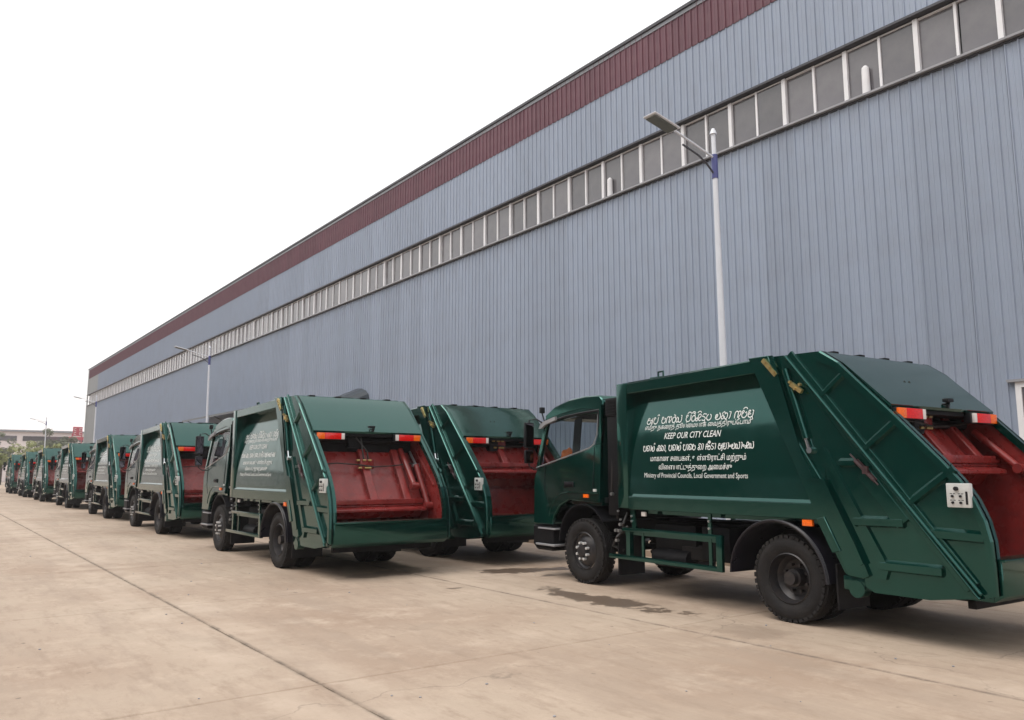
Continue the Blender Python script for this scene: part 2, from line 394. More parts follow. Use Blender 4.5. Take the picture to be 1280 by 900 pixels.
for nm, z0, z1, mt in bands:
    proto = None; k = 0; far = MB(); pale = MB()
    dx = -0.018 if nm == 'fascia_panel' else 0.0
    while True:
        y = Y0 + k*SH
        if y + SH > Y1: break
        if y < NEAR_Y:
            if proto is None:
                proto = sheet(z0, z1).build(nm, mt, bld, 0); proto.location = (dx, y - (Y0+Y1)/2, 0)
            else:
                inst(proto, nm, bld, (dx + random.uniform(-0.003, 0.003), y - (Y0+Y1)/2, 0))
        else:
            s_ = sheet(z0, z1); tgt = pale if (y > 104.4 and nm == 'wall_panel') else far
            tgt.add([(p[0]+WX+dx, p[1]+y, p[2]) for p in s_.v], s_.f)
        k += 1
    if far.v: o = bpart(far, 'far_'+nm+'s', mt); o['kind'] = 'stuff'
    if pale.v: o = bpart(pale, 'pale_end_panels', 'wall_pale'); o['kind'] = 'stuff'
cornr = MB(); cornr.box(WX-0.06, WX+0.04, Y1-0.45, Y1+0.1, 0, Z_TOP-0.04); bpart(cornr, 'corner_trim', 'wall_pale')
# ledges above and below the windows
m = MB(); m.prism([(WX-0.13, Z_WB-0.06), (WX-0.13, Z_WB-0.015), (WX+0.24, Z_WB+0.02), (WX+0.24, Z_WB-0.06)], Y0, Y1, ax='y'); bpart(m, 'window_ledge', 'ledge')
m = MB(); m.box(WX-0.045, WX+0.04, Y0, Y1, Z_WB-0.105, Z_WB-0.066); bpart(m, 'ledge_shadow_strip', 'trim')  # dark strip standing in for the shadow below the window ledge
m = MB(); m.box(WX-0.09, WX+0.24, Y0, Y1, Z_WT+0.03, Z_WT+0.085); bpart(m, 'upper_drip_trim', 'trim')
# windows: a frame with two panes and a thin middle bar, 1.6 m apart
WP = 1.6
frm = MB()
frm.box(0.03, 0.16, -0.05, 0.05, Z_WB+0.005, Z_WT, 0.006)                 # thick post
frm.box(0.05, 0.14, 0.8-0.027, 0.8+0.027, Z_WB+0.005, Z_WT)               # thin middle bar
frm.box(0.06, 0.13, 0.06, 0.765, Z_WB+0.018, Z_WB+0.045); frm.box(0.06, 0.13, 0.835, WP-0.06, Z_WB+0.018, Z_WB+0.045)
frm.box(0.06, 0.13, 0.06, 0.765, Z_WT-0.03, Z_WT-0.002); frm.box(0.06, 0.13, 0.835, WP-0.06, Z_WT-0.03, Z_WT-0.002)
pn = MB(); pn.box(0.095, 0.101, 0.0, 0.712, Z_WB+0.04, Z_WT-0.025)
f0 = p0 = None
k0 = math.ceil((Y0 - 6.03)/WP)
y = 6.03 + k0*WP
farf = MB(); farp = MB()
while y + WP < Y1:
    ly = y - (Y0+Y1)/2
    if y < 62:
        if f0 is None:
            f0 = frm.build('window', 'mullion', bld, 0); f0.location = (0, ly, 0); f = f0
            p0 = pn.build('pane', 'pane', f, 0); p0.location = (0, 0.057, 0)
            inst(p0, 'pane', f, (0, 0.831, 0))
        else:
            f = inst(f0, 'window', bld, (0, ly, 0))
            for yy in (0.057, 0.831):
                inst(p0, 'pane', f, (random.uniform(-0.008, 0.008), yy, 0), (random.uniform(-.004, .004), random.uniform(-.002, .002), random.uniform(-.012, .012)))
    else:
        farf.add([(p[0]+WX, p[1]+y, p[2]) for p in frm.v], frm.f)
        for yy in (0.057, 0.831): farp.add([(p[0]+WX, p[1]+y+yy, p[2]) for p in pn.v], pn.f)
    y += WP
o = bpart(farf, 'far_window_frames', 'mullion'); o['kind'] = 'stuff'
o = bpart(farp, 'far_window_panes', 'pane'); o['kind'] = 'stuff'
for yy, hh in ((8.75, 0.62), (16.9, 0.55)):
    m = MB(); m.tube([(WX+0.02, yy, Z_WB+0.02), (WX+0.02, yy, Z_WB+hh-.08), (WX+0.02, yy, Z_WB+hh)], 0.085, 14, r2=.075); m.tube([(WX+0.02, yy, Z_WB+hh), (WX+0.02, yy, Z_WB+hh+.05)], .075, 14, r2=.03); bpart(m, 'white_tube', 'mullion', smooth=30)  # round-topped white tube added in front of a pane
# white framed door at the right edge of the view
dr = MB(); dz = 3.30
dr.box(-0.07, 0.02, 6.18, 6.28, 0, dz, .005); dr.box(-0.07, 0.02, 4.2, 4.3, 0, dz, .005); dr.box(-0.07, 0.02, 4.3, 6.18, dz-0.1, dz)
dr.box(-0.07, 0.02, 4.3, 6.18, 2.55, 2.65)
dr = bpart(MB().add([(p[0]+WX, p[1], p[2]) for p in dr.v], dr.f), 'door', 'mullion')
MB().box(WX-0.04, WX-0.03, 4.3, 6.18, 2.65, dz-0.1).build('pane', 'pane', dr, 0)
MB().box(WX-0.055, WX-0.035, 4.3, 5.235, 0, 2.55).build('door_leaf', 'white', dr, 0)
MB().box(WX-0.055, WX-0.035, 5.245, 6.18, 0, 2.55).build('door_leaf', 'white', dr, 0)
m = MB(); m.box(WX-0.12, WX+0.02, 4.1, 6.4, dz+0.002, dz+0.05); bpart(m, 'door_lintel', 'ledge')
# two dark entrance canopies
def canopy(yc, hw, z, depth, arched):
    m = MB(); n = 8
    if arched:
        pts = [(yc - hw*math.cos(math.pi*i/n), z + 0.55*math.sin(math.pi*i/n)) for i in range(n+1)]
    else:
        pts = [(yc-hw, z), (yc+hw, z)]
    for i in range(len(pts)-1):
        (a, za), (b, zb) = pts[i], pts[i+1]
        m.prism([(WX-depth, 0), (WX-0.04, 0.45), (WX-0.04, 0.53), (WX-depth, 0.12)], a, b, ax='y', xf=lambda q, a=a, b=b, za=za, zb=zb: Vector((q.x, q.y, q.z + za + (zb-za)*((q.y-a)/(b-a)))))
    for yy in (yc-hw+.2, yc, yc+hw-.2):
        m.tube([(WX-depth+.3, yy, z+.1), (WX-0.02, yy, z-0.6)], 0.03, 6)
    bpart(m, 'entrance_canopy', 'canopy')
canopy(51.5, 6.3, 5.05, 1.8, False)
canopy(33.9, 1.25, 4.42, 1.0, True)

# ================================================================ garbage truck
HW = 1.1                                   # half width; left side is -x, forward is +y
def mir(s, a, b): return (a*s, b*s)
def xs(z):                                  # bulged side of the hopper body
    return 1.075 - 0.20*(max(0.0, z-1.36)/1.4)**2.0

# ---- lettering: stroke built Sinhala, font built Tamil and English
def arc(cx, cy, rx, ry, a0, a1, n=9):
    return [(cx + rx*math.cos(R(a0+(a1-a0)*i/n)), cy + ry*math.sin(R(a0+(a1-a0)*i/n))) for i in range(n+1)]
bowl = lambda w: arc(w/2, .45, w/2, .45, 150, 390, 12)
SG = {   # glyph: (advance, strokes)
 'a':  (1.15, [arc(.28,.72,.16,.16,0,330)+arc(.36,.36,.34,.36,150,400,10), [(.55,.55),(.8,.62),(.95,.4),(.85,.1)], [(.95,.9),(.98,0),(.8,-.28)]]),
 'p':  (.95, [arc(.2,.78,.14,.14,-20,300,8)+arc(.45,.42,.38,.42,150,370,12)+[(.8,.95)]]),
 'n':  (.9,  [arc(.2,.78,.14,.14,-20,320,8)+arc(.42,.42,.36,.42,170,370,12), [(.78,.5),(.7,.75),(.5,.6)]]),
 'g':  (1.0, [[(.05,0)]+arc(.28,.62,.24,.3,180,0,8)+[(.52,.05)], [(.52,.5)]+arc(.7,.62,.2,.3,180,-60,8)+[(.6,.1),(.75,0)]]),
 'r':  (.7,  [arc(.35,.4,.3,.4,60,420,14)+[(.5,1.0),(.2,1.15)]]),
 'y':  (1.15,[arc(.22,.4,.2,.38,100,420,12)+[(.42,.1)]+arc(.68,.42,.3,.42,200,400,10)+[(.95,.9),(.75,.98)]]),
 's':  (.95, [arc(.22,.22,.18,.2,0,360,10)+[(.4,.6)]+arc(.62,.7,.22,.24,180,-90,9)+[(.5,.2),(.7,0),(.9,.1)]]),
 'd':  (.8,  [[(.75,.85),(.3,.95),(.1,.6),(.45,.5),(.7,.3),(.45,0),(.1,.1)]]),
 'v':  (.85, [arc(.4,.42,.36,.42,110,430,14)]),
 't':  (.95, [arc(.24,.5,.18,.2,0,360,9)+arc(.46,.42,.4,.42,170,400,10)+[(.6,.9)]]),
 'b':  (1.05,[arc(.24,.25,.2,.22,90,430,10)+[(.1,.8),(.4,1.0),(.6,.7)]+arc(.72,.42,.24,.4,150,-180,10)]),
 'm':  (.95, [arc(.22,.78,.14,.14,0,330,8)+arc(.42,.4,.36,.4,160,380,11)+[(.8,.8),(.6,.95)], [(.1,.4),(.5,.45)]]),
 'l':  (1.0, [arc(.3,.3,.2,.26,100,440,10)+arc(.5,.5,.44,.46,160,-80,10)]),
 'h':  (1.0, [arc(.25,.2,.2,.2,60,400,9)+[(.5,.55),(.2,.7),(.3,.98),(.6,.95)]+arc(.7,.45,.22,.42,90,-100,8)]),
 'k':  (1.25,[[(.05,0)]+arc(.3,.5,.25,.4,180,0,8)+[(.55,0)]+arc(.85,.3,.3,.32,180,-120,10), [(.1,.45),(1.1,.5)]]),
 'A':  (.45, [[(.1,.95),(.35,.9),(.32,.3),(.2,0)]]),            # aa
 'e':  (.6,  [arc(.3,.55,.22,.3,30,380,10)+[(.5,0)]]),
 'H':  (0,   [[(-.35,1.15),(-.15,1.35),(.0,1.15)]]),            # hal
 'i':  (0,   [arc(-.45,1.05,.3,.28,10,170,7)]),
 'I':  (0,   [arc(-.45,1.05,.3,.28,0,180,7)+arc(-.45,1.05,.14,.14,180,-90,6)]),
 'u':  (0,   [[(-.25,.1),(-.1,-.25),(-.4,-.3)]]),
 'x':  (.5,  [arc(.22,.45,.14,.14,0,360,8)]),                   # anusvara
 ',':  (.35, [[(.15,.1),(.08,-.2)]]), ' ': (.5, []),
}
def stroke_text(s, y_l, y_r, z0, h, slant=0.0):
    wtot = sum(SG[c][0] for c in s); k = (y_l - y_r)/wtot; th = 0.066
    vs = []; fs = []; x = 0
    for c in s:
        adv, strokes = SG[c]
        for st in strokes:
            P = [Vector((x+a, b)) for a, b in st]; base = len(vs)
            for i, p in enumerate(P):
                d = P[min(i+1, len(P)-1)] - P[max(i-1, 0)]
                d = Vector((d.x*k, d.y*h)); d.normalize() if d.length else None
                nrm = Vector((-d.y, d.x))*th*h
                q = Vector((p.x*k + p.y*h*slant, p.y*h))
                vs += [(q.x+nrm.x, q.y+nrm.y), (q.x-nrm.x, q.y-nrm.y)]
                if i: fs.append((base+2*i-2, base+2*i-1, base+2*i+1, base+2*i))
        x += adv
    return vs, fs
def font_text(s, y_l, y_r, h, shear=0.0, bold=0.0):
    c = bpy.data.curves.new('t', 'FONT'); c.body = s; c.shear = shear; c.resolution_u = 2; c.offset = bold
    o = bpy.data.objects.new('t', c); C.objects.link(o); bpy.context.view_layer.update()
    me = bpy.data.meshes.new_from_object(o.evaluated_get(bpy.context.evaluated_depsgraph_get()))
    vs = [tuple(v.co)[:2] for v in me.vertices]; fs = [tuple(p.vertices) for p in me.polygons]
    bpy.data.objects.remove(o); bpy.data.curves.remove(c); bpy.data.meshes.remove(me)
    x0 = min(v[0] for v in vs); x1 = max(v[0] for v in vs)
    k = (y_l-y_r)/(x1-x0)
    return [((v[0]-x0)*k, v[1]*h) for v in vs], fs
def lay_text(name, vf, y_l, z0, parent):
    vs, fs = vf; m = MB(); V = []
    for a, b in vs:
        z = z0 + b; V.append((-(xs(z)+0.006), y_l - a, z))
    m.add(V, fs); o = m.build(name, 'text', parent, 0); o['kind'] = 'stuff'; return o

def wheel_parts(parent, x_out, x_in, y, s, front):
    r = 0.49; wd = 0.26
    def tyre(xo, first):
        w = MB(); xi = xo - s*wd
        a, b = (xo, xi)
        prof = [(a-s*0.035, 0.285), (a-s*0.012, 0.32), (a, 0.38), (a-s*0.008, 0.43), (a-s*0.035, 0.468), (a-s*0.05, 0.487)]
        mid = []
        for g_ in range(5):
            g0 = a - s*(0.065 + g_*0.0325)
            mid += [(g0+s*0.006, 0.49), (g0+s*0.004, 0.478), (g0-s*0.004, 0.478), (g0-s*0.006, 0.49)]
        end = [(b+s*0.05, 0.487), (b+s*0.035, 0.468), (b+s*0.008, 0.43), (b, 0.38), (b+s*0.012, 0.32), (b+s*0.035, 0.285)]
        w.lathe(prof+mid+end, 48, (0, y, 0.485))
        for k in range(40):                                   # shoulder tread blocks
            an = 2*math.pi*k/40
            for e_ in (a-s*0.028, b+s*0.028):
                cy, cz = y + 0.461*math.cos(an), 0.485 + 0.461*math.sin(an)
                w.bar((e_, cy - 0.026*math.sin(an), cz + 0.026*math.cos(an)), (e_, cy + 0.026*math.sin(an), cz - 0.026*math.cos(an)), 0.036, 0.034, up=(1,0,0))
        return w.build('tyre', 'rubber', first, fix=True)
    root = MB()
    a = x_out
    if front:
        root.lathe([(a-s*0.03, 0.286), (a-s*0.02, 0.272), (a-s*0.06, 0.262), (a-s*0.075, 0.235), (a-s*0.03, 0.175), (a-s*0.02, 0.14), (a-s*0.02, 0.10), (a+s*0.035, 0.085), (a+s*0.045, 0.05), (a+s*0.045, 0.0)], 32, (0, y, 0.485))
    else:
        root.lathe([(a-s*0.03, 0.286), (a-s*0.02, 0.272), (a-s*0.06, 0.262), (a-s*0.14, 0.25), (a-s*0.19, 0.20), (a-s*0.20, 0.11), (a-s*0.10, 0.10), (a-s*0.09, 0.0)], 32, (0, y, 0.485))
    wh = root.build('wheel', 'rim', parent, fix=True)
    tyre(a, wh)
    if not front:
        tyre(a - s*0.32, wh)
    nut = MB(); rn = 0.125 if front else 0.155; xn = a-s*0.02 if front else a-s*0.195
    for k in range(8):
        an = 2*math.pi*(k+.5)/8; cy, cz = y+rn*math.cos(an), 0.485+rn*math.sin(an)
        nut.tube([(xn, cy, cz), (xn+s*0.055, cy, cz)], 0.020 if front else 0.018, 8)
    nut.build('wheel_nuts', 'nut' if front else 'rim', wh)['kind'] = 'stuff'
    if not front:
        MB().tube([(a-s*0.10, y, .485), (a-s*0.035, y, .485)], 0.075, 16).build('hub', 'rim', wh)
    return wh

EDGE = [(-0.58,3.02), (-0.80,2.87), (-1.39,2.28), (-1.64,2.02), (-1.86,1.79), (-2.02,1.61), (-2.14,1.43), (-2.22,1.24), (-2.26,1.05), (-2.27,0.80), (-2.27,0.57)]
TAIL = [(0.30,3.04)] + EDGE + [(-2.16,0.535), (-1.63,0.455), (-1.05,0.455), (-0.72,0.62), (-0.46,1.12), (-0.40,1.25), (-0.30,1.55)]

def make_truck(packer_up, label, group):
    T = thing('garbage_truck', label, 'garbage truck', group=group)
    G = 'green'
    # ---------- chassis
    m = MB()
    for s in (-1, 1):
        m.box(s*0.36, s*0.44, -0.75, 4.7, 0.74, 0.98)
    for yy in (-0.7, 0.55, 1.5, 2.6, 3.4, 4.5): m.box(-0.36, 0.36, yy-.05, yy+.05, 0.76, 0.96)
    m.tube([(-0.95, 0, .485), (0.95, 0, .485)], 0.075, 10); m.tube([(-0.9, 3.8, .485), (0.9, 3.8, .485)], 0.05, 8)
    m.tube([(-.2, 0, .485), (.2, 0, .485)], 0.2, 12)
    for s in (-1, 1):
        m.box(s*.42, s*.50, -.75, .75, .60, .68); m.box(s*.42, s*.50, 3.1, 4.5, .60, .68)
        m.box(s*.25, s*.85, 1.62, 2.4, 0.5, 0.97, .03)
    m.build('chassis', 'dark', T)
    m = MB(); m.box(-0.92, -0.5, 0.98, 1.45, 0.55, 0.98, .02); m.tube([(-.85, 1.7, .52), (-.85, 2.35, .52)], 0.12, 12); m.build('battery_box', 'dark', T)
    m = MB(); m.lathe([(-.98+.0, .0), (-.98, .3), (-.95, .36), (-.80, .36), (-.77, .3)], 20, (0, 1.75, .0)); 
    # spare wheel lies flat under the frame
    sp = MB(); sp.v = [(p[2]*0.9-0.55, p[1], 0.62+(p[0]+.87)) for p in m.v]; sp.f = m.f; sp.build('spare_wheel', 'rubber', T, fix=True)
    for s in (-1, 1):
        wheel_parts(T, s*1.09, 0, 0.0, s, False)
        wheel_parts(T, s*1.03, 0, 3.8, s, True)
    # mudguards over the rear wheels
    for s in (-1, 1):
        m = MB(); r0, r1, yc, zc = 0.645, 0.665, 0.12, 0.46; n = 20
        poly = [(yc+r1*math.cos(R(2+176*i/n)), zc+r1*math.sin(R(2+176*i/n))) for i in range(n+1)] + [(yc+r0*math.cos(R(178-176*i/n)), zc+r0*math.sin(R(178-176*i/n))) for i in range(n+1)]
        m.prism(poly, s*0.46, s*1.13)
        for xo in (s*1.105, s*1.135):                          # rolled lip
            m.tube([(xo, yc+(r1+.002)*math.cos(R(2+176*i/n)), zc+(r1+.002)*math.sin(R(2+176*i/n))) for i in range(n+1)], 0.014, 6)
        m.build('mudguard', 'mudblack', T, fix=True)
        MB().box(s*0.5, s*1.0, 3.00, 3.02, 0.20, 0.85).build('mud_flap', 'black', T)
        MB().box(s*0.5, s*1.05, -0.62, -0.60, 0.22, 0.70).build('mud_flap', 'black', T)
    # green side guards
    for s in (-1, 1):
        x0, x1 = s*1.03, s*1.07
        m = MB()
        m.box(x0, x1, 1.03, 2.84, 0.845, 0.90, .006); m.box(x0-s*.02, x1+s*.006, 0.99, 3.13, 0.45, 0.51, .006)
        m.box(x0, x1+s*.01, 0.97, 1.065, 0.45, 0.90, .006); m.box(x0-s*.03, x1-s*.004, 2.68, 2.76, 0.50, 0.86)
        m.box(x0-s*.02, x0, 0.99, 1.065+1.75, 0.80, 0.845)
        m.bar((s*1.02, 1.20, .50), (s*1.02, 1.20, 1.2), .05, .03); m.bar((s*1.02, 2.62, .86), (s*1.02, 2.66, 1.2), .08, .03)
        m.bar((s*1.02, 2.45, .50), (s*1.02, 2.45, .86), .04, .03)
        m.build('side_guard', G, T)
        b = MB()
        for yy, zz in ((1.2, 1.06), (1.2, .97), (2.66, 1.06), (2.66, .99), (2.9, 1.0), (2.95, 1.12)): b.tube([(s*1.03, yy, zz), (s*1.055, yy, zz)], .016, 6)
        b.build('bolts', 'steel', T)['kind'] = 'stuff'
    # ---------- hopper body
    m = MB()
    # roof and core behind the bulged sides
    n = 14; prof = []
    zz = [1.30 + (2.86-1.30)*i/n for i in range(n+1)]
    ring = [(-xs(z), z) for z in zz] + [(-0.80, 2.93), (0.80, 2.93)] + [(xs(z), z) for z in reversed(zz)]
    m.prism(ring, -0.55, 2.78, ax='y')
    body = m.build('hopper_body', G, T, smooth=25)
    m = MB()
    for s in (-1, 1):
        m.box(s*0.80, s*HW, 2.66, 2.88, 1.17, 2.955, .012)               # front post
        m.prism([(2.658, 2.80), (2.658, 2.945), (0.25, 3.02), (0.30, 2.86)], s*0.84, s*(HW-.004), .008)  # header
        # lower rail with a sloping pale-catching shelf on top
        m.prism([(-0.5, 1.16), (2.656, 1.16), (2.656, 1.335), (-0.5, 1.335)], s*0.9, s*(HW+.004), .006)
        m.prism([(s*0.98, 1.30), (s*(HW+.002), 1.337), (s*1.045, 1.415), (s*0.98, 1.43)], -0.5, 2.58, ax='y')
    m.box(-0.80, 0.80, 2.66, 2.88, 1.17, 2.955, .012); m.box(-0.9, 0.9, -0.5, 2.6, 1.10, 1.30)
    m.build('body_frame', G, T)
    m = MB(); m.prism([(2.87, 2.955), (2.87, 2.975), (0.3, 3.045), (-0.5, 3.03), (-0.5, 2.9), (0.3, 2.9)], -1.0, 1.0, .008)
    m.build('body_roof', G, T)
    m = MB()
    m.box(-0.86, -0.60, 2.15, 2.42, 2.97, 3.03, .01); m.tube([(-.8, 2.2, 3.03), (-.8, 2.2, 3.1), (-.8, 2.3, 3.1), (-.8, 2.3, 3.03)], .015, 6)
    m.box(-0.86, -0.66, 1.0, 1.4, 3.01, 3.05, .01); m.box(-0.5, 0.1, 0.5, 0.9, 3.035, 3.07, .01)
    m.build('roof_fittings', G, T)['kind'] = 'stuff'
    # lettering on the left side
    letters = []
    tx = [('slogan_line', stroke_text('apeH ngry pirisiduv tbA gnimu'.replace('e', ''), 2.26, 0.36, 0, 0.096, 0.12), 2.24, 2.335),
          ('slogan_line', font_text("எமது நகைரத் தூய்ைமயாக ைவத்திருப்ேபாம்", 2.26, 0.38, 0.086, 0.2, .002), 2.26, 2.258),
          ('slogan_line', font_text("KEEP OUR CITY CLEAN", 1.86, 0.84, 0.118, 0.25, .006), 1.86, 2.118),
          ('ministry_line', stroke_text('plAtH sbA, plAtH pAln hA kIdA amAxtyAxsy'.replace('x', 'x', 1), 2.26, 0.30, 0, 0.082), 2.26, 1.955),
          ('ministry_line', font_text("மாகாண சைபகள், உள்ளூராட்சி மற்றும்", 2.10, 0.42, 0.098, 0, .004), 2.10, 1.82),
          ('ministry_line', font_text("விைளயாட்டுத்துைற அைமச்சு", 1.93, 0.64, 0.094, 0, .004), 1.93, 1.705),
          ('ministry_line', font_text("Ministry of Provincial Councils, Local Government and Sports", 2.21, 0.39, 0.094, 0, .0), 2.21, 1.595)]
    for nm, vf, yl, z0 in tx: lay_text(nm, vf, yl + 0.13, z0 + 0.01, body)
    # ---------- black gear between cab and body
    m = MB(); m.box(-1.0, -0.78, 2.98, 3.22, 1.05, 2.72, .02); m.box(-.75, .75, 2.93, 3.02, 1.0, 2.2, .02)
    m.box(-1.02, -0.80, 2.97, 3.24, 2.50, 2.78, .03)
    for k in range(5): m.box(-1.03, -1.0, 3.0, 3.2, 2.54+k*.045, 2.56+k*.045)
    m.build('air_intake', 'dark', T)
    m = MB()
    m.tube([(-.9, 3.12, 1.0), (-1.0, 3.13, 1.4), (-.98, 3.12, 1.9)], .02, 6); m.tube([(-.9, 2.9, .9), (-1.02, 3.0, .75), (-1.0, 3.12, .62), (-.9, 3.0, .55)], .025, 6)
    m.tube([(-.95, 2.85, 1.1), (-1.03, 2.85, .95), (-.95, 2.95, .8)], .018, 6)
    m.build('hoses', 'hose', T)['kind'] = 'stuff'
    m = MB()
    for yy, zz in ((3.1, 1.36), (3.02, .84), (2.95, .84), (3.0, .7), (2.92, .93)): m.tube([(-1.0, yy, zz), (-1.05, yy, zz)], .022, 8)
    m.build('air_fittings', 'steel', T)['kind'] = 'stuff'
    # ---------- cab
    def cx(z, w0=1.06): return w0 if z < 1.7 else w0 - 0.13*((z-1.7)/1.1)
    cab_prof = [(3.36,1.22),(3.36,2.70),(3.30,2.82),(3.7,2.83),(4.1,2.77),(4.48,2.66),(4.78,2.53),(4.94,2.20),(5.03,1.78),(5.08,1.55),(5.08,0.62),(4.60,0.62),(4.52,0.95),(4.36,1.15),(4.12,1.25)]
    # cab side: lower part and door below the glass line, rear pillar, header, front pillar
    def taper(q):
        s = 1 if q.x > 0 else -1; return Vector((q.x - s*(1.06 - cx(q.z)), q.y, q.z))
    cab = MB()
    for s in (-1, 1):
        lo = [(3.36,1.22),(3.36,2.10),(3.50,2.10),(3.62,2.035),(4.98,1.74),(5.06,1.55),(5.07,0.84),(4.56,0.84),(4.50,1.0),(4.36,1.15),(4.12,1.25)]
        cab.prism(lo, s*1.0, s*1.06, .01, xf=taper)
        cab.prism([(3.36,2.102),(3.36,2.57),(3.47,2.57),(3.45,2.25),(3.50,2.102)], s*1.0, s*1.058, .006, xf=taper)
        cab.prism([(3.36,2.572),(3.36,2.76),(3.42,2.82),(3.8,2.82),(4.2,2.79),(4.60,2.71),(4.86,2.60),(4.90,2.48),(4.74,2.48),(4.3,2.54),(3.9,2.575)], s*1.0, s*1.056, .006, xf=taper)
        cab.prism([(4.90,2.478),(4.80,2.478),(4.95,1.765),(5.02,1.74)], s*0.99, s*1.054, .005, xf=taper)
    cab.box(-1.0, 1.0, 3.36, 3.40, 1.22, 2.70)
    cab.prism([(3.36,2.60),(3.36,2.76),(3.44,2.85),(3.8,2.865),(4.2,2.84),(4.62,2.75),(4.88,2.62),(4.87,2.53),(4.4,2.61),(3.9,2.66)], -0.955, 0.955, .02)
    cab.prism([(4.99,1.74),(5.08,1.58),(5.09,0.84),(5.0,0.84),(4.93,1.70)], -1.0, 1.0, .01)
    cab.box(-1.0, 1.0, 3.37, 4.1, 1.18, 1.26); cab.box(-1.0, 1.0, 4.3, 5.0, 1.15, 1.20)
    cab_o = cab.build('cab', G, T)
    for s in (-1, 1):
        m = MB(); m.prism([(3.505,2.10),(3.46,2.25),(3.48,2.56),(3.9,2.57),(4.3,2.535),(4.74,2.475),(4.80,2.47),(4.94,1.765),(3.63,2.04)], s*1.02, s*1.03, xf=taper)
        m.build('side_glass', 'glass', cab_o)
    m = MB(); m.prism([(4.85,2.54),(4.86,2.54),(5.0,1.75),(4.985,1.75)], -0.93, 0.93); m.build('windscreen', 'glass', cab_o)
    for s in (-1, 1):                                         # black glass surround, door pillar
        m = MB(); m.prism([(3.93,2.54),(4.11,2.51),(4.10,1.94),(3.92,1.98)], s*1.004, s*1.016, xf=taper); m.build('door_pillar', 'black', cab_o); m = MB()
        m.tube([(s*(cx(z)+.004), y_, z) for y_, z in ((4.99,1.75),(3.62,2.045),(3.52,2.10),(3.46,2.25),(3.47,2.56))], .010, 6)
        m.build('window_seal', 'steel', cab_o)
    m = MB()
    m.box(-.95, .95, 4.5, 4.85, 1.35, 1.80, .05); m.box(-.95, .95, 3.3, 4.9, 1.22, 1.30)
    m.build('dashboard', 'dark', cab_o)
    for s in (-1, 1):
        m = MB(); m.tube([(s*(cx(z)-.002), y_, z) for y_, z in ((3.42,2.62),(3.9,2.60),(4.3,2.57),(4.7,2.51),(4.91,2.47))], .022, 6); m.build('rain_gutter', 'black', cab_o)
    m = MB(); m.box(-.93, .93, 3.42, 4.5, 2.56, 2.60); m.box(-.98, .98, 3.42, 3.46, 1.25, 2.60); m.build('cab_lining', 'dark', cab_o)
    for xx in (-.5, .5):
        m = MB(); m.box(xx-.24, xx+.24, 3.55, 3.72, 1.45, 2.12, .05); m.box(xx-.25, xx+.25, 3.6, 4.1, 1.35, 1.52, .05); m.box(xx-.13, xx+.13, 3.56, 3.66, 2.14, 2.34, .04)
        m.build('seat', 'seat', cab_o)
    m = MB(); m.tube([(-.5+.22*math.cos(a), 4.30+.12*math.sin(a), 1.86+.16*math.sin(a)) for a in [2*math.pi*k/18 for k in range(19)]], .016, 6); m.tube([(-.5, 4.3, 1.86), (-.5, 4.55, 1.7)], .02, 6)
    m.build('steering_wheel', 'black', cab_o)
    for s in (-1, 1):
        m = MB(); m.prism([(4.50,2.58),(4.90,2.50),(4.97,2.40),(4.90,2.40),(4.78,2.46),(4.50,2.52)], s*0.985, s*1.03); m.build('rain_visor', 'grey', cab_o)
        m = MB(); m.box(s*1.055, s*1.085, 4.02, 4.18, 1.475, 1.51, .006); m.box(s*1.05, s*1.066, 3.98, 4.22, 1.45, 1.53, .004); m.build('door_handle', 'black', cab_o)
        m = MB(); m.box(s*1.055, s*1.075, 3.37, 4.12, 1.355, 1.375, .004)
        m.tube([(s*1.062, 4.12, 1.365), (s*1.062, 4.30, 1.34), (s*1.062, 4.48, 1.25), (s*1.062, 4.60, 1.10), (s*1.062, 4.64, .98)], .010, 6)
        m.box(s*1.055, s*1.07, 3.37, 4.10, 1.255, 1.27); m.build('fender_trim', G, cab_o)
        m = MB(); m.box(s*1.055, s*1.08, 3.60, 3.72, 1.29, 1.345, .006); m.build('side_marker', 'tail_orange', cab_o)
        m = MB(); m.box(s*1.05, s*1.07, 3.42, 3.49, 1.385, 1.425, .004); m.build('cab_lock', 'white', cab_o)
        # door outline grooves built as thin raised seam
        m = MB(); m.tube([(s*(cx(z)+.001), y_, z) for y_, z in ((3.50,2.06),(3.50,1.39))], .006, 4); m.build('door_seam', 'black', cab_o); m = MB(); m.tube([(s*1.061, y_, z) for y_, z in ((4.74,1.80),(4.76,1.40),(4.66,1.2))], .006, 4)
        m.build('door_seam', 'black', cab_o)
        # mirrors on a tubular arm
        m = MB()
        m.tube([(s*.96, 4.80, 2.44), (s*1.10, 4.94, 2.56), (s*1.20, 5.0, 2.54), (s*1.20, 5.0, 1.78), (s*1.12, 4.98, 1.72), (s*1.04, 4.94, 1.72)], .013, 6)
        m.box(s*1.11, s*1.29, 4.98, 5.04, 2.08, 2.50, .02); m.box(s*1.12, s*1.28, 4.98, 5.04, 1.82, 2.04, .02)
        mo = m.build('side_mirror', 'black', cab_o)
        MB().box(s*1.122, s*1.278, 4.972, 4.978, 2.10, 2.48).build('mirror_glass', 'mirror', cab_o)
        MB().box(s*1.13, s*1.27, 4.972, 4.978, 1.84, 2.02).build('mirror_glass', 'mirror', cab_o)
    m = MB(); m.tube([(-.96, 4.88, 2.50), (-.98, 4.93, 2.66), (-.98, 4.93, 2.70)], .012, 6); m.box(-1.02, -.94, 4.90, 4.96, 2.66, 2.76, .01); m.build('mirror_bracket', 'black', cab_o)
    m = MB(); m.prism([(4.56,.42),(5.02,.42),(5.12,.5),(5.12,.82),(4.56,.82)], -1.05, 1.05, .03); m.build('bumper', 'dark', T)
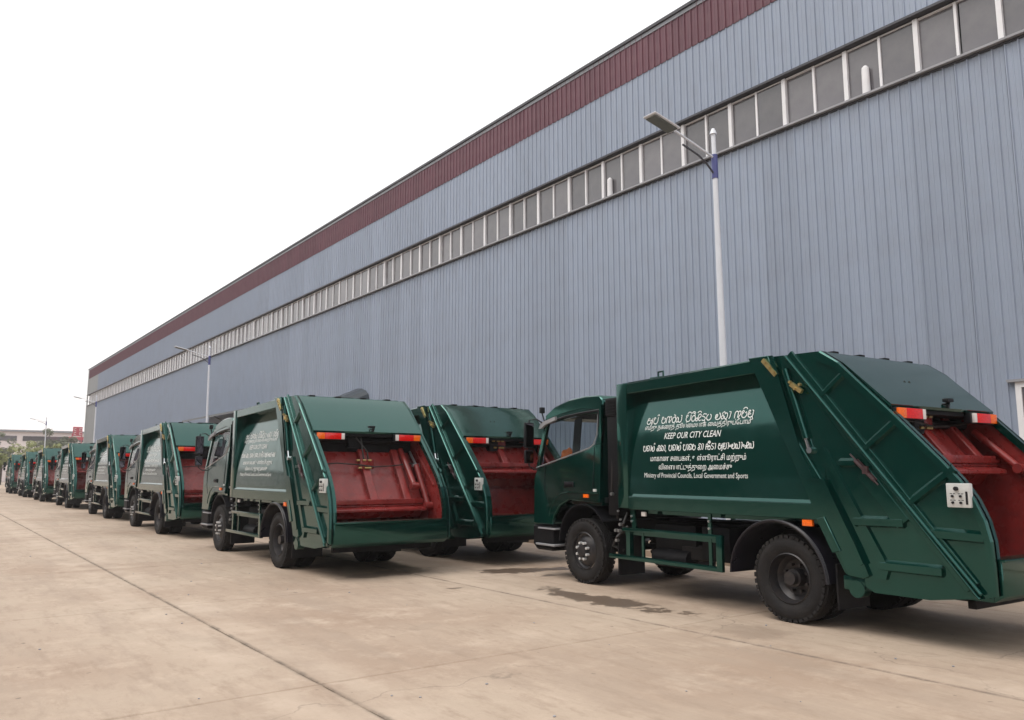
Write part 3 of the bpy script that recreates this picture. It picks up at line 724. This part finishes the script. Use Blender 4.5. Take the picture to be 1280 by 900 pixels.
    for s in (-1, 1):
        m = MB(); m.box(s*.80, s*1.09, 4.46, 4.98, .50, .53, .006); m.box(s*.80, s*1.07, 4.46, 4.94, .76, .785, .005)
        m.build('cab_step', 'grey', T)
    for s in (-1, 1):
        MB().box(s*.62, s*.98, 5.11, 5.13, .58, .76, .01).build('headlight', 'reflector', T)
    for s in (-1, 1):                                          # black wheel arch lining
        m = MB()
        poly = [(3.8+.60*math.cos(R(a)), .60+.60*math.sin(R(a))) for a in range(0, 150, 12)] + [(3.8+.58*math.cos(R(a)), .60+.58*math.sin(R(a))) for a in range(144, -1, -12)]
        m.prism(poly, s*.5, s*1.04)
        m.build('arch_liner', 'black', T, fix=True)
    # ---------- tailgate
    tg = MB()
    for s in (-1, 1):
        tg.prism(TAIL, s*1.03, s*1.06)
    tg.prism([(-0.52,1.2),(-0.46,1.12),(-0.72,0.62),(-1.05,0.455),(-1.63,0.455),(-1.63,0.50),(-1.05,0.52)], -1.03, 1.03)
    tail = tg.build('tailgate', G, T)
    for s in (-1, 1):
        m = MB()
        # edge flange following the curved rear outline
        inner = [(-0.50,2.93), (-0.74,2.82), (-1.34,2.22), (-1.59,1.965), (-1.81,1.735), (-1.965,1.56), (-2.08,1.39), (-2.155,1.21), (-2.195,1.04), (-2.205,0.80), (-2.205,0.60)]
        for i in range(len(EDGE)-1):
            a, b, c_, d = EDGE[i], EDGE[i+1], inner[i+1], inner[i]
            m.add([(s*0.975, *a), (s*0.975, *b), (s*0.975, *c_), (s*0.975, *d), (s*1.10, a[0]*.85+d[0]*.15, a[1]*.85+d[1]*.15), (s*1.10, b[0]*.85+c_[0]*.15, b[1]*.85+c_[1]*.15), (s*1.10, *c_), (s*1.10, *d), (s*1.085, *a), (s*1.085, *b)], [(0,1,9,8),(8,9,5,4),(4,5,6,7),(3,2,6,7),(0,3,7,4,8),(1,2,6,5,9),(0,1,2,3)])
        m.build('edge_flange', G, tail, fix=True)
        # big slanted front pillar with a raised rear strip
        m = MB(); m.prism([(0.42,3.05),(0.12,3.05),(-0.22,2.06),(-0.50,1.63),(-0.88,0.95),(-1.02,0.62),(-0.95,0.585),(-0.78,0.60),(-0.68,0.80),(-0.46,1.14),(-0.34,1.40)], s*1.062, s*1.105, .008)
        m.prism([(0.10,3.04),(0.045,3.04),(-0.29,1.90),(-0.43,1.62),(-0.56,1.60),(-0.90,0.92),(-0.98,0.74),(-0.94,0.72),(-0.50,1.58),(-0.36,1.62),(-0.24,1.95)], s*1.107, s*1.125)
        m.prism([(-0.44,1.17),(-0.62,0.82),(-0.72,0.85),(-0.54,1.20)], s*1.107, s*1.12, .004)
        m.prism([(-0.56,1.95),(-0.50,1.95),(-1.16,0.66),(-1.08,0.60),(-1.20,0.60),(-1.24,0.72)], s*1.062, s*1.09)
        m.build('tailgate_pillar', G, tail)
        # diagonal beam, double edge
        m = MB()
        m.bar((s*1.075, -0.14, 3.02), (s*1.075, -2.05, 0.62), 0.15, 0.035, up=(1,0,0), bev=.004)
        m.bar((s*1.10, -0.115, 3.02), (s*1.10, -2.14, 0.565), 0.034, 0.05, up=(1,0,0), bev=.013)
        m.bar((s*1.095, -0.17, 2.95), (s*1.095, -2.12, 0.52), 0.030, 0.04, up=(1,0,0), bev=.011)
        m.bar((s*1.085, -1.02, 1.68), (s*1.085, -1.42, 1.17), 0.16, 0.02, up=(1,0,0), bev=.004)
        m.build('diagonal_beam', G, tail)
        # stiffening ribs
        def rib(a, b, hh=0.12):
            r_ = MB(); dy, dz_ = b[0]-a[0], b[1]-a[1]; l = math.hypot(dy, dz_); ny, nz_ = dz_/l, -dy/l
            if nz_ > 0: ny, nz_ = -ny, -nz_
            P = [(s*1.058, *a), (s*1.058, *b), (s*1.058, b[0]+ny*hh, b[1]+nz_*hh), (s*1.058, a[0]+ny*hh, a[1]+nz_*hh),
                 (s*1.10, a[0]+ny*.032, a[1]+nz_*.032), (s*1.10, b[0]+ny*.032, b[1]+nz_*.032), (s*1.10, b[0]+ny*(hh-.02), b[1]+nz_*(hh-.02)), (s*1.10, a[0]+ny*(hh-.02), a[1]+nz_*(hh-.02))]
            r_.add(P, [(4,5,6,7),(0,1,5,4),(2,3,7,6),(1,2,6,5),(3,0,4,7)]); r_.build('rib', G, tail, 0, fix=True)
        rib((-0.74,1.83), (-0.93,1.83), .10); rib((-0.88,1.23), (-1.42,1.24)); rib((-1.15,0.80), (-1.78,0.80))
        rib((-1.64,1.155), (-2.19,1.145)); rib((-1.47,1.42), (-1.93,1.76), .10); rib((-1.00,1.95), (-1.38,2.24), .10); rib((-0.52, 2.55), (-0.85, 2.80), .09)
        # lift cylinder
        m = MB(); m.tube([(s*1.085, -0.10, 2.86), (s*1.085, -0.34, 2.05)], 0.042, 12); m.build('lift_cylinder', G, tail)
        m = MB(); m.tube([(s*1.085, -0.34, 2.05), (s*1.085, -0.37, 1.95)], 0.024, 10); m.tube([(s*1.06, -0.385, 1.92), (s*1.11, -0.385, 1.92)], .035, 10); m.build('piston_rod', 'chrome', tail)
        m = MB()
        for a, b in (((0.18,3.0),(0.0,2.80)), ((-0.20,2.68),(-0.34,2.58))): m.bar((s*1.12, *a), (s*1.12, *b), .05, .04)
        for yy, zz in ((.14,2.97),(.08,2.9),(.02,2.84),(-.2,2.7),(-.26,2.62),(-.33,2.66)): m.tube([(s*1.12, yy, zz), (s*1.155, yy, zz)], .018, 6)
        m.build('hydraulic_fittings', 'brass', tail)['kind'] = 'stuff'
        m = MB(); m.bar((s*1.095, -0.95, 1.80), (s*1.095, -1.16, 1.59), .05, .02); m.tube([(s*1.12, -0.95, 1.80), (s*1.12, -1.15, 1.60)], .018, 8); m.box(s*1.11, s*1.14, -1.1, -1.04, 1.66, 1.74)
        m.tube([(s*1.12, -0.90, 1.87), (s*1.12, -1.20, 1.55)], .009, 6); m.build('locking_turnbuckle', 'maroondark', tail)
        m = MB(); m.tube([(s*.95, -0.86, .47), (s*1.08, -0.86, .47)], .09, 14); m.box(s*.9, s*1.07, -.95, -.70, .45, .60, .02); m.build('tailgate_latch', G, tail)
    # control panel on the left only
    m = MB(); m.box(-1.135, -1.075, -2.12, -1.90, 1.35, 1.575, .01); cp = m.build('control_box', 'white', tail)
    MB().tube([(-1.135, -2.0, 1.525), (-1.16, -2.0, 1.525)], .02, 10).build('knob', 'black', cp)
    for yy in (-1.96, -2.035):
        for zz in (1.455, 1.395): MB().tube([(-1.135, yy, zz), (-1.15, yy, zz)], .012, 8).build('button', 'black', cp)
    m = MB(); m.box(-1.138, -1.134, -2.10, -2.08, 1.38, 1.5)
    for yy in (-1.945, -1.975, -2.02, -2.05):
        for zz in (1.475, 1.415): m.box(-1.1365, -1.1345, yy-.010, yy+.010, zz, zz+.006)
    m.build('printed_marks', 'black', cp)['kind'] = 'stuff'
    # hood over the loading mouth
    m = MB(); m.prism([(0.28,3.03),(-0.60,3.01),(-0.83,2.855),(-1.345,2.375),(-1.33,2.345),(-1.27,2.36),(-0.80,2.80),(-0.58,2.95),(0.28,2.97)], -1.03, 1.03)
    m.build('hood', G, tail, smooth=20)
    m = MB(); m.tube([(.02, -1.30, 2.42), (.02, -1.38, 2.42)], .012, 6); m.box(-.04, .08, -1.40, -1.33, 2.44, 2.48, .01); m.tube([(.06,-1.33,2.38),(.08,-1.33,2.44)], .025, 8); m.build('work_lamp', 'black', tail)
    m = MB()
    for xx in (-.75, -.25, .25, .75): m.box(xx-.05, xx+.05, -0.55, -0.40, 3.01, 3.045, .006)
    m.box(-.2, .2, -.2, .1, 3.03, 3.07, .01)
    m.build('hood_hinges', 'dark', tail)['kind'] = 'stuff'
    # tail lights
    for s in (-1, 1):
        m = MB(); m.box(s*.46, s*1.0, -1.37, -1.29, 2.225, 2.345, .006); tl = m.build('tail_light', 'black', tail)
        MB().box(s*.85, s*.985, -1.40, -1.368, 2.232, 2.338, .005).build('orange_lens', 'tail_orange', tl)
        MB().box(s*.55, s*.848, -1.40, -1.368, 2.232, 2.338, .005).build('red_lens', 'tail_red', tl)
        MB().box(s*.49, s*.548, -1.40, -1.368, 2.232, 2.338, .005).build('clear_lens', 'reflector', tl)
    # red loading mouth
    m = MB()
    inl = [(-0.4,2.9),(-0.82,2.80),(-1.34,2.22),(-1.59,1.965),(-1.81,1.735),(-1.965,1.56),(-2.08,1.39),(-2.155,1.21),(-2.195,1.04),(-2.20,0.88),(-1.9,.62),(-1.3,.60),(-0.8,.9),(-0.6,1.6)]
    for s in (-1, 1):
        m.prism(inl, s*1.012, s*1.028)
    m.prism([(-2.20,.88),(-2.20,.86),(-1.95,.60),(-1.3,.57),(-0.8,.87),(-0.55,1.6),(-0.57,1.62),(-0.83,.9),(-1.32,.60),(-1.94,.63)], -1.01, 1.01)
    m.build('hopper_lining', 'red', tail, fix=True)
    m = MB(); m.box(-1.01, 1.01, -1.30, -0.5, 2.30, 2.34); m.box(-1.01, 1.01, -0.98, -0.94, 2.0, 2.60); m.tube([(-.9,-1.05,2.22),(.9,-1.05,2.22)], .05, 8); m.box(-.3,-.1,-1.15,-1.0,2.1,2.3)
    m.build('mouth_shade_plates', 'dark', tail)  # dark plates added up here: the hood's shade put into their colour
    m = MB(); m.box(-1.01, 1.01, -0.90, -0.87, 0.84, 1.34, .006); m.box(-1.01, 1.01, -0.93, -0.90, 1.40, 1.92, .006); m.box(-1.01,1.01,-.84,-.82,.8,2.5); m.build('hopper_back_wall', 'red', tail)
    # bolted strip inside the right wall
    for s in (-1, 1):
        m = MB(); m.bar((s*1.0, -1.15, 2.1), (s*1.0, -1.85, 1.45), .03, .02); m.build('slide_rail', 'red', tail)
    # sill
    m = MB(); m.prism([(-2.205,.50),(-2.30,.56),(-2.30,.885),(-2.205,.905)], -1.03, 1.03, .008); m.box(-1.03, 1.03, -2.33, -2.24, .87, .893, .004); m.box(-1.0, 1.0, -2.2, -1.6, .5, .56)
    m.build('hopper_sill', G, tail)
    m = MB(); m.box(-.90, .90, -1.98, -1.90, .40, .48, .006); m.box(-.6, -.5, -1.95, -1.5, .42, .55); m.box(.5, .6, -1.95, -1.5, .42, .55); m.build('underrun_bar', 'dark', T)
    # packer: carriage plate, blade, rams
    D = 0.62 if packer_up else 0.0
    dy = 0.42 if packer_up else 0.0
    pk = MB()
    def sl(y, z): return (y + dy*((z-.9)/1.4 if False else 1)*1.0, z + D)
    top, bot = (-1.00, 2.02), (-1.60, 1.14)
    if packer_up: top, bot = (-0.86, 2.30), (-1.28, 1.78)
    n_ = Vector((0, bot[0]-top[0], bot[1]-top[1])).normalized(); off = Vector((0, n_.z, -n_.y))
    if off.y > 0: off = -off
    pk.bar((0, *top), (0, *bot), 0.05, 1.86, up=(1,0,0), bev=.006)
    packer = pk.build('packer_plate', 'red', tail)
    for xx, ww in ((-.04, .14), (.60, .13), (-.88, .09)):
        m = MB(); a = Vector((xx, *top)) + off*.05; b = Vector((xx, *bot)) + off*.05
        m.bar(a, b, ww, .12, up=(1,0,0), bev=.008) if False else m.bar(a, b, .14, ww, up=(1,0,0), bev=.01); m.build('packer_rib', 'red', packer)
    m = MB(); b = Vector((0, *bot)) + off*.03
    m.box(-.97, .90, b.y-.09, b.y+.01, b.z-.005, b.z+.065, .012); m.prism([(b.y-.20, b.z-.14), (b.y-.20, b.z-.095), (b.y-.05, b.z-.055), (b.y-.03, b.z-.14)], -.94, .90, .01); m.tube([(-1.0, b.y-.06, b.z+.0), (1.0, b.y-.06, b.z+.0)], .03, 10)
    m.prism([(b.y-.10, b.z-.04), (b.y+.02, b.z-.02), (b.y+.16, b.z-.26), (b.y+.12, b.z-.26)], -.93, .93, .006)
    m.build('packer_blade', 'red', packer)
    if not packer_up:
        for xx, a, b in ((.72, (-1.12,2.08), (-1.68,1.44)), (-.93, (-1.05,2.05), (-1.66,1.40)), (.93, (-1.35,1.80), (-1.80,1.10))):
            m = MB(); m.tube([(xx, *a), (xx, *b)], .052, 12); m.tube([(xx-.07, *b), (xx+.07, *b)], .062, 12); m.build('packer_ram', 'red', packer)
        m = MB(); m.tube([(.93, -1.10, 2.05), (.93, -1.36, 1.79)], .022, 8); m.tube([(.86, -1.34, 1.80), (1.0, -1.34, 1.80)], .03, 8); m.build('ram_rod', 'steel', packer)
    else:
        for xx in (-.93, .93):
            m = MB(); m.tube([(xx, -1.15, 2.15), (xx, -1.62, 1.72)], .042, 12); m.tube([(xx-.05, -1.62, 1.72), (xx+.05, -1.62, 1.72)], .055, 12); m.build('packer_ram', 'red', packer)
    m = MB(); q = Vector((-.08, *top)).lerp(Vector((-.08, *bot)), .35) + off*.12
    m.box(-.16, .10, q.y-.03, q.y+.03, q.z-.05, q.z+.12, .01); m.build('valve_block', 'red', packer)
    m = MB()
    for dx_, dz_ in ((-.14, .10), (-.02, .10), (.08, .10), (-.10, -.03), (.02, -.03), (.08, -.03)): m.tube([(q.x+dx_-.03, q.y-.06, q.z+dz_), (q.x+dx_+.03, q.y-.06, q.z+dz_)], .017, 6)
    m.build('hydraulic_fittings', 'brass', packer)['kind'] = 'stuff'
    m = MB()
    m.tube([(-.95, q.y+.02, q.z+.02), (-.6, q.y-.03, q.z+.05), (-.25, q.y-.04, q.z+.03), (.1, q.y-.05, q.z-.01), (.45, q.y-.04, q.z+.01), (.9, q.y-.03, q.z+.06)], .012, 6)
    m.tube([(-.08, q.y, q.z+.1), (-.12, q.y+.0, q.z+.3), (-.1, q.y+.1, q.z+.5)], .014, 6); m.tube([(.0, q.y, q.z+.1), (-.02, q.y+.0, q.z+.25), (-.2, q.y+.1, q.z+.5)], .014, 6)
    m.build('hydraulic_hoses', 'hose', packer)['kind'] = 'stuff'
    # side marker lamps under the body
    for s in (-1, 1):
        MB().box(s*1.06, s*1.10, -0.37, -0.24, 1.085, 1.155, .006).build('side_marker', 'tail_orange', T)
        MB().box(s*1.04, s*1.07, 2.35, 2.43, 1.07, 1.13, .006).build('side_marker', 'reflector', T)
    return T

GR = 'green garbage trucks parked in rows along the workshop'
tA = make_truck(True, 'nearest dark green garbage truck at the right, white lettering on its side', GR)
tB = make_truck(False, 'green garbage truck in the centre with its wide open red hopper facing the camera', GR)
index_kids()
def put(o, Xl, Y, deg):
    a = R(deg); n = Vector((math.cos(a), -math.sin(a), 0)); o.location = Vector((Xl, Y, 0)) + n*1.1; o.rotation_euler = (0, 0, -a)
put(tA, 8.0, 5.67, 3.0)
t600 = copy_tree(tA); t600['label'] = 'green garbage truck whose hopper is partly hidden by the nearest truck\'s cab'
put(t600, 8.32, 14.35, 1.0)
put(tB, 5.2, 14.17, 0.3)
row = [(23.73, 5.33, 0.5, tB, 'garbage truck directly left of the centre truck, that truck\'s mirror across its red hopper'),
       (32.81, 5.52, 0.5, tA, 'third garbage truck in the left row, orange lamp just showing beside a cab'),
       (43.35, 5.62, 0.3, tA, 'fourth garbage truck in the left row, dark hopper under a plain pale hood'),
       (53.56, 5.62, 0.4, tB, 'fifth garbage truck in the left row, seen as a narrow green side'),
       (63.6, 5.66, 0.2, tA, 'sixth garbage truck in the left row, last but one before the trees'),
       (74.8, 5.7, 0.4, tB, 'farthest garbage truck at the left edge beside the yellow green tree')]
for Y, X, dg, src, lb in row:
    o = copy_tree(src); o['label'] = lb; put(o, X, Y, dg)

# workshop across the yard, left of the frame: seen only as the dark half of the reflections in the paint
fw = thing('opposite_workshop', 'dark green grey workshop across the yard facing the blue one', 'building', (-24, 20, 0))
def fpart(m, nm, mt): o = m.build(nm, mt, fw, 0); o.location = (24, -20, 0)
M['opp'] = mat('dark_green_grey_cladding', (0.07, 0.085, 0.085), 0.5, var=0.15)
m = MB(); m.box(-60, -24, -45, 92, 0, 17.5); fpart(m, 'wall', 'opp')
m = MB(); m.box(-60.3, -23.7, -45.3, 92.3, 17.5, 17.8); fpart(m, 'roof', 'roof')
for k in range(9): m = MB(); m.box(-24.0, -23.9, -38+k*14, -33+k*14, 0, 4.8); fpart(m, 'roller_door', 'ledge')

# orange cloth bundle inside the nearest cab, and grit on the yard
m = MB(); bm = bmesh.new(); bmesh.ops.create_icosphere(bm, subdivisions=3, radius=1)
for q in bm.verts: q.co = Vector((q.co.x*.13, q.co.y*.15, q.co.z*.13 + .13)) * (1 + .25*noise.noise(q.co*2.3))
m.bm(bm); M['orange'] = mat('orange_cloth', (0.75, 0.17, 0.03), 0.9, var=0.3, nscale=12)
cb = m.build('cloth_bundle', 'orange'); cb['label'] = 'crumpled orange cloth behind the side window of the nearest cab'; cb['category'] = 'cloth'
cb.location = tA.matrix_basis @ Vector((-0.70, 4.45, 1.80)) if False else Vector((0,0,0))
bpy.context.view_layer.update(); cb.location = tA.matrix_world @ Vector((-0.72, 4.52, 1.79))
rg = random.Random(5); m = MB()
for k in range(70):
    x, y = rg.uniform(0.5, 9), rg.uniform(3.5, 22); r_ = rg.uniform(.004, .016)
    bm = bmesh.new(); bmesh.ops.create_icosphere(bm, subdivisions=1, radius=r_)
    for q in bm.verts: q.co = Vector((q.co.x*rg.uniform(.7, 1.4) + x, q.co.y + y, max(0.0005, q.co.z*.6 + r_*.4)))
    m.bm(bm)
gr = m.build('grit', 'ledge', None, 0); gr['kind'] = 'stuff'; gr['label'] = 'small stones and grit scattered on the concrete'

# ================================================================ street lamps
def make_lamp():
    T = thing('street_lamp', 'x', 'street lamp', group='street lamps along the workshop wall')
    m = MB(); m.tube([(0,0,0), (0,0,7.58)], 0.088, 16, r2=0.052); m.tube([(0,0,0),(0,0,0.03)], .19, 12)
    m.build('pole', 'pole', T)
    m = MB(); m.tube([(0,0,7.56), (0,0,8.06)], 0.064, 16); m.build('sleeve', 'blue', T)
    m = MB(); m.tube([(0,0,8.04), (0,0,8.52)], 0.045, 12); m.tube([(0,0,8.50), (0,0,8.57), (0,0,8.62)], .075, 12, r2=.03); m.build('top_cap', 'pole', T)
    m = MB(); m.tube([(-.03,0,8.00), (-1.15,0,8.29)], .024, 8); m.build('arm', 'pole', T)
    m = MB(); m.tube([(-.04,0,7.66), (-.25,0,7.83), (-.5,0,7.95), (-.94,0,8.06)], .020, 8); m.build('lower_arm', 'darkmetal', T)
    m = MB(); n = Vector((math.cos(R(14.5)), 0, -math.sin(R(14.5))))
    a = Vector((-1.16,0,8.29)); b = Vector((-1.86,0,8.44))
    m.bar(a, b, .33, .038, up=(0,0,1), bev=.015); hd = m.build('lamp_head', 'pole', T)
    m = MB(); m.bar(a + Vector((-.06,0,-.02)), b + Vector((.05,0,-.045)), .25, .02, up=(0,0,1)); m.build('lens', 'lens', hd)
    return T
lamp = make_lamp(); index_kids()
lamp['label'] = 'nearest white street lamp with a blue sleeve and one arm rising above the nearest truck'
lamp.location = (12.58, 10.1, 0); lamp.rotation_euler = (0, -0.012, 0)
for Y, lb in ((45.35, 'second white street lamp, rising behind the centre truck\'s cab'), (81.2, 'third street lamp, thin white pole at the far end of the blue wall'),
              (117.5, 'farthest street lamp, pale against the sky left of the workshop corner')):
    o = copy_tree(lamp); o.location = (12.5, Y, 0); o['label'] = lb

# ================================================================ far background
sh = thing('far_shed', 'long pale low shed with a grey window strip across the end of the yard', 'building', (0, 165, 0))
def spart(m, nm, mt, smooth=0):
    o = m.build(nm, mt, sh, smooth); o.location = (0, -165, 0); return o
m = MB(); m.box(-120, 60, 165, 195, 0, 8.7); spart(m, 'wall', 'shed')
m = MB(); m.prism([(164.4, 8.7), (164.4, 9.0), (180, 9.5), (195.5, 9.0), (195.5, 8.7)], -121, 61); spart(m, 'roof', 'roof')
first = None
for k in range(20):
    x = -118 + k*8.8
    if first is None:
        m = MB(); m.box(0, 7.9, 164.88, 164.98, 7.1, 7.95)
        for q in range(1, 8): m.box(q-.04, q+.04, 164.84, 164.9, 7.1, 7.95)
        first = m.build('window', 'pane', sh, 0); first.location = (x, -165, 0)
    else: inst(first, 'window', sh, (x, -165, 0))
m = MB(); m.box(-120, 60, 164.9, 165.0, 3.2, 3.5); spart(m, 'wall_band', 'ledge')
sg = thing('roof_sign', 'small red sign with two stacked panels above the far trucks', 'sign', (20.4, 150, 0))
m = MB(); m.box(-.65, .75, -.1, .1, 7.6, 9.1, .03); m.build('sign_panel', 'sign', sg)
m = MB()
for xx in (-.45, .35):
    for zz in (7.75, 8.4): m.box(xx-.05, xx+.28, -.14, -.1, zz, zz+.09); m.box(xx-.05, xx+.28, -.14, -.1, zz+.36, zz+.45); m.box(xx-.05, xx+.02, -.14, -.1, zz, zz+.45)
m.build('sign_lettering', 'shed', sg)
m = MB(); m.box(-1.2, 1.6, -.1, .1, 6.9, 7.45, .03); m.tube([(-.7,0,0),(-.7,0,8)], .08, 6); m.tube([(.7,0,0),(.7,0,8)], .08, 6); m.build('sign_base', 'sign', sg)

def tree(loc, h, cr, leaf, label, group=None, n=2600, tw=0.22, seed=1, flat=0.75):
    rnd = random.Random(seed)
    T = thing('tree', label, 'tree', loc, group=group)
    m = MB(); m.tube([(0,0,0), (.05*h*.2, 0, h*.3), (0, .03*h, h*.62)], tw, 8, r2=tw*.45)
    limbs = []
    for k in range(7):
        a = rnd.uniform(0, 6.28); z0 = h*rnd.uniform(.3, .55); l = cr*rnd.uniform(.5, .9)
        e_ = (math.cos(a)*l, math.sin(a)*l, z0 + h*rnd.uniform(.12, .32)); m.tube([(0,0,z0), (e_[0]*.5, e_[1]*.5, z0+(e_[2]-z0)*.6), e_], tw*.4, 6, r2=tw*.12); limbs.append(e_)
    m.build('trunk', 'bark', T)
    cl = [(rnd.gauss(0, cr*.45), rnd.gauss(0, cr*.45), h*.68 + rnd.gauss(0, h*.13), rnd.uniform(.22, .42)*cr) for _ in range(22)] + [(l[0], l[1], l[2], cr*.35) for l in limbs]
    m = MB(); vs = []; fs = []
    for _ in range(n):
        cxx, cyy, czz, rr = rnd.choice(cl)
        d = Vector((rnd.gauss(0,1), rnd.gauss(0,1), rnd.gauss(0,1))).normalized()*rr*rnd.uniform(.55, 1.05)
        p = Vector((cxx, cyy, czz)) + Vector((d.x, d.y, d.z*flat))
        if p.z < h*.22: p.z = h*.22 + rnd.random()*.3
        sz = rnd.uniform(.10, .24)*(cr/2.5)**.5
        u = Vector((rnd.gauss(0,1), rnd.gauss(0,1), rnd.gauss(0,.6))).normalized(); v = u.orthogonal().normalized()
        b = len(vs); vs += [p-u*sz, p-v*sz*.5, p+u*sz, p+v*sz*.5]; fs.append((b, b+1, b+2, b+3))
    m.add(vs, fs); o = m.build('crown', leaf, T, 0)
    return T
GT = 'trees beyond the far end of the truck row'
tree((14.5, 132, 0), 7.1, 1.9, 'leaf', 'dull green tree with a rounded crown left of the red sign', GT, 6000, seed=3)
tree((16.7, 134, 0), 7.3, 2.0, 'leaf', 'greyish rounded tree touching the red sign, right of its twin', GT, 6000, seed=4)
tree((10.9, 118, 0), 5.6, 1.9, 'leaf_y', 'small yellowish bush tree in front of the white shed wall', GT, 2200, seed=5)
tree((4.9, 92, 0), 4.0, 1.9, 'leaf_y', 'pale yellow green tree at the left edge behind the farthest truck', GT, 3000, seed=6)
tree((8.6, 128, 0), 6.4, 1.7, 'leaf', 'dark tree in front of the shed at the left edge above the yellow green tree', GT, 2600, seed=7)
tree((12.2, 112, 0), 5.0, 2.2, 'leaf_y', 'low yellowish tree peeking over the sixth truck', GT, 2200, seed=8)

# low kerb strip in front of the workshop
kb = MB(); kb.box(11.9, 12.15, -3, 110, 0.0, 0.12, 0.0); kb = kb.build('kerb', 'concrete', None, 0); kb['kind'] = 'structure'

# ================================================================ haze
hz = MB(); hz.box(-160, 80, -60, 215, -1.04, 20)
hm = bpy.data.materials.new('haze_air'); hm.use_nodes = True; ht = hm.node_tree; ht.nodes.clear()
ho = ht.nodes.new('ShaderNodeOutputMaterial'); pv = ht.nodes.new('ShaderNodeVolumePrincipled')
pv.inputs['Color'].default_value = (0.95, 0.93, 0.93, 1); pv.inputs['Density'].default_value = 0.0008; pv.inputs['Anisotropy'].default_value = 0.2
ht.links.new(pv.outputs[0], ho.inputs['Volume'])
hz = hz.build('haze', hm, None, 0); hz['kind'] = 'stuff'
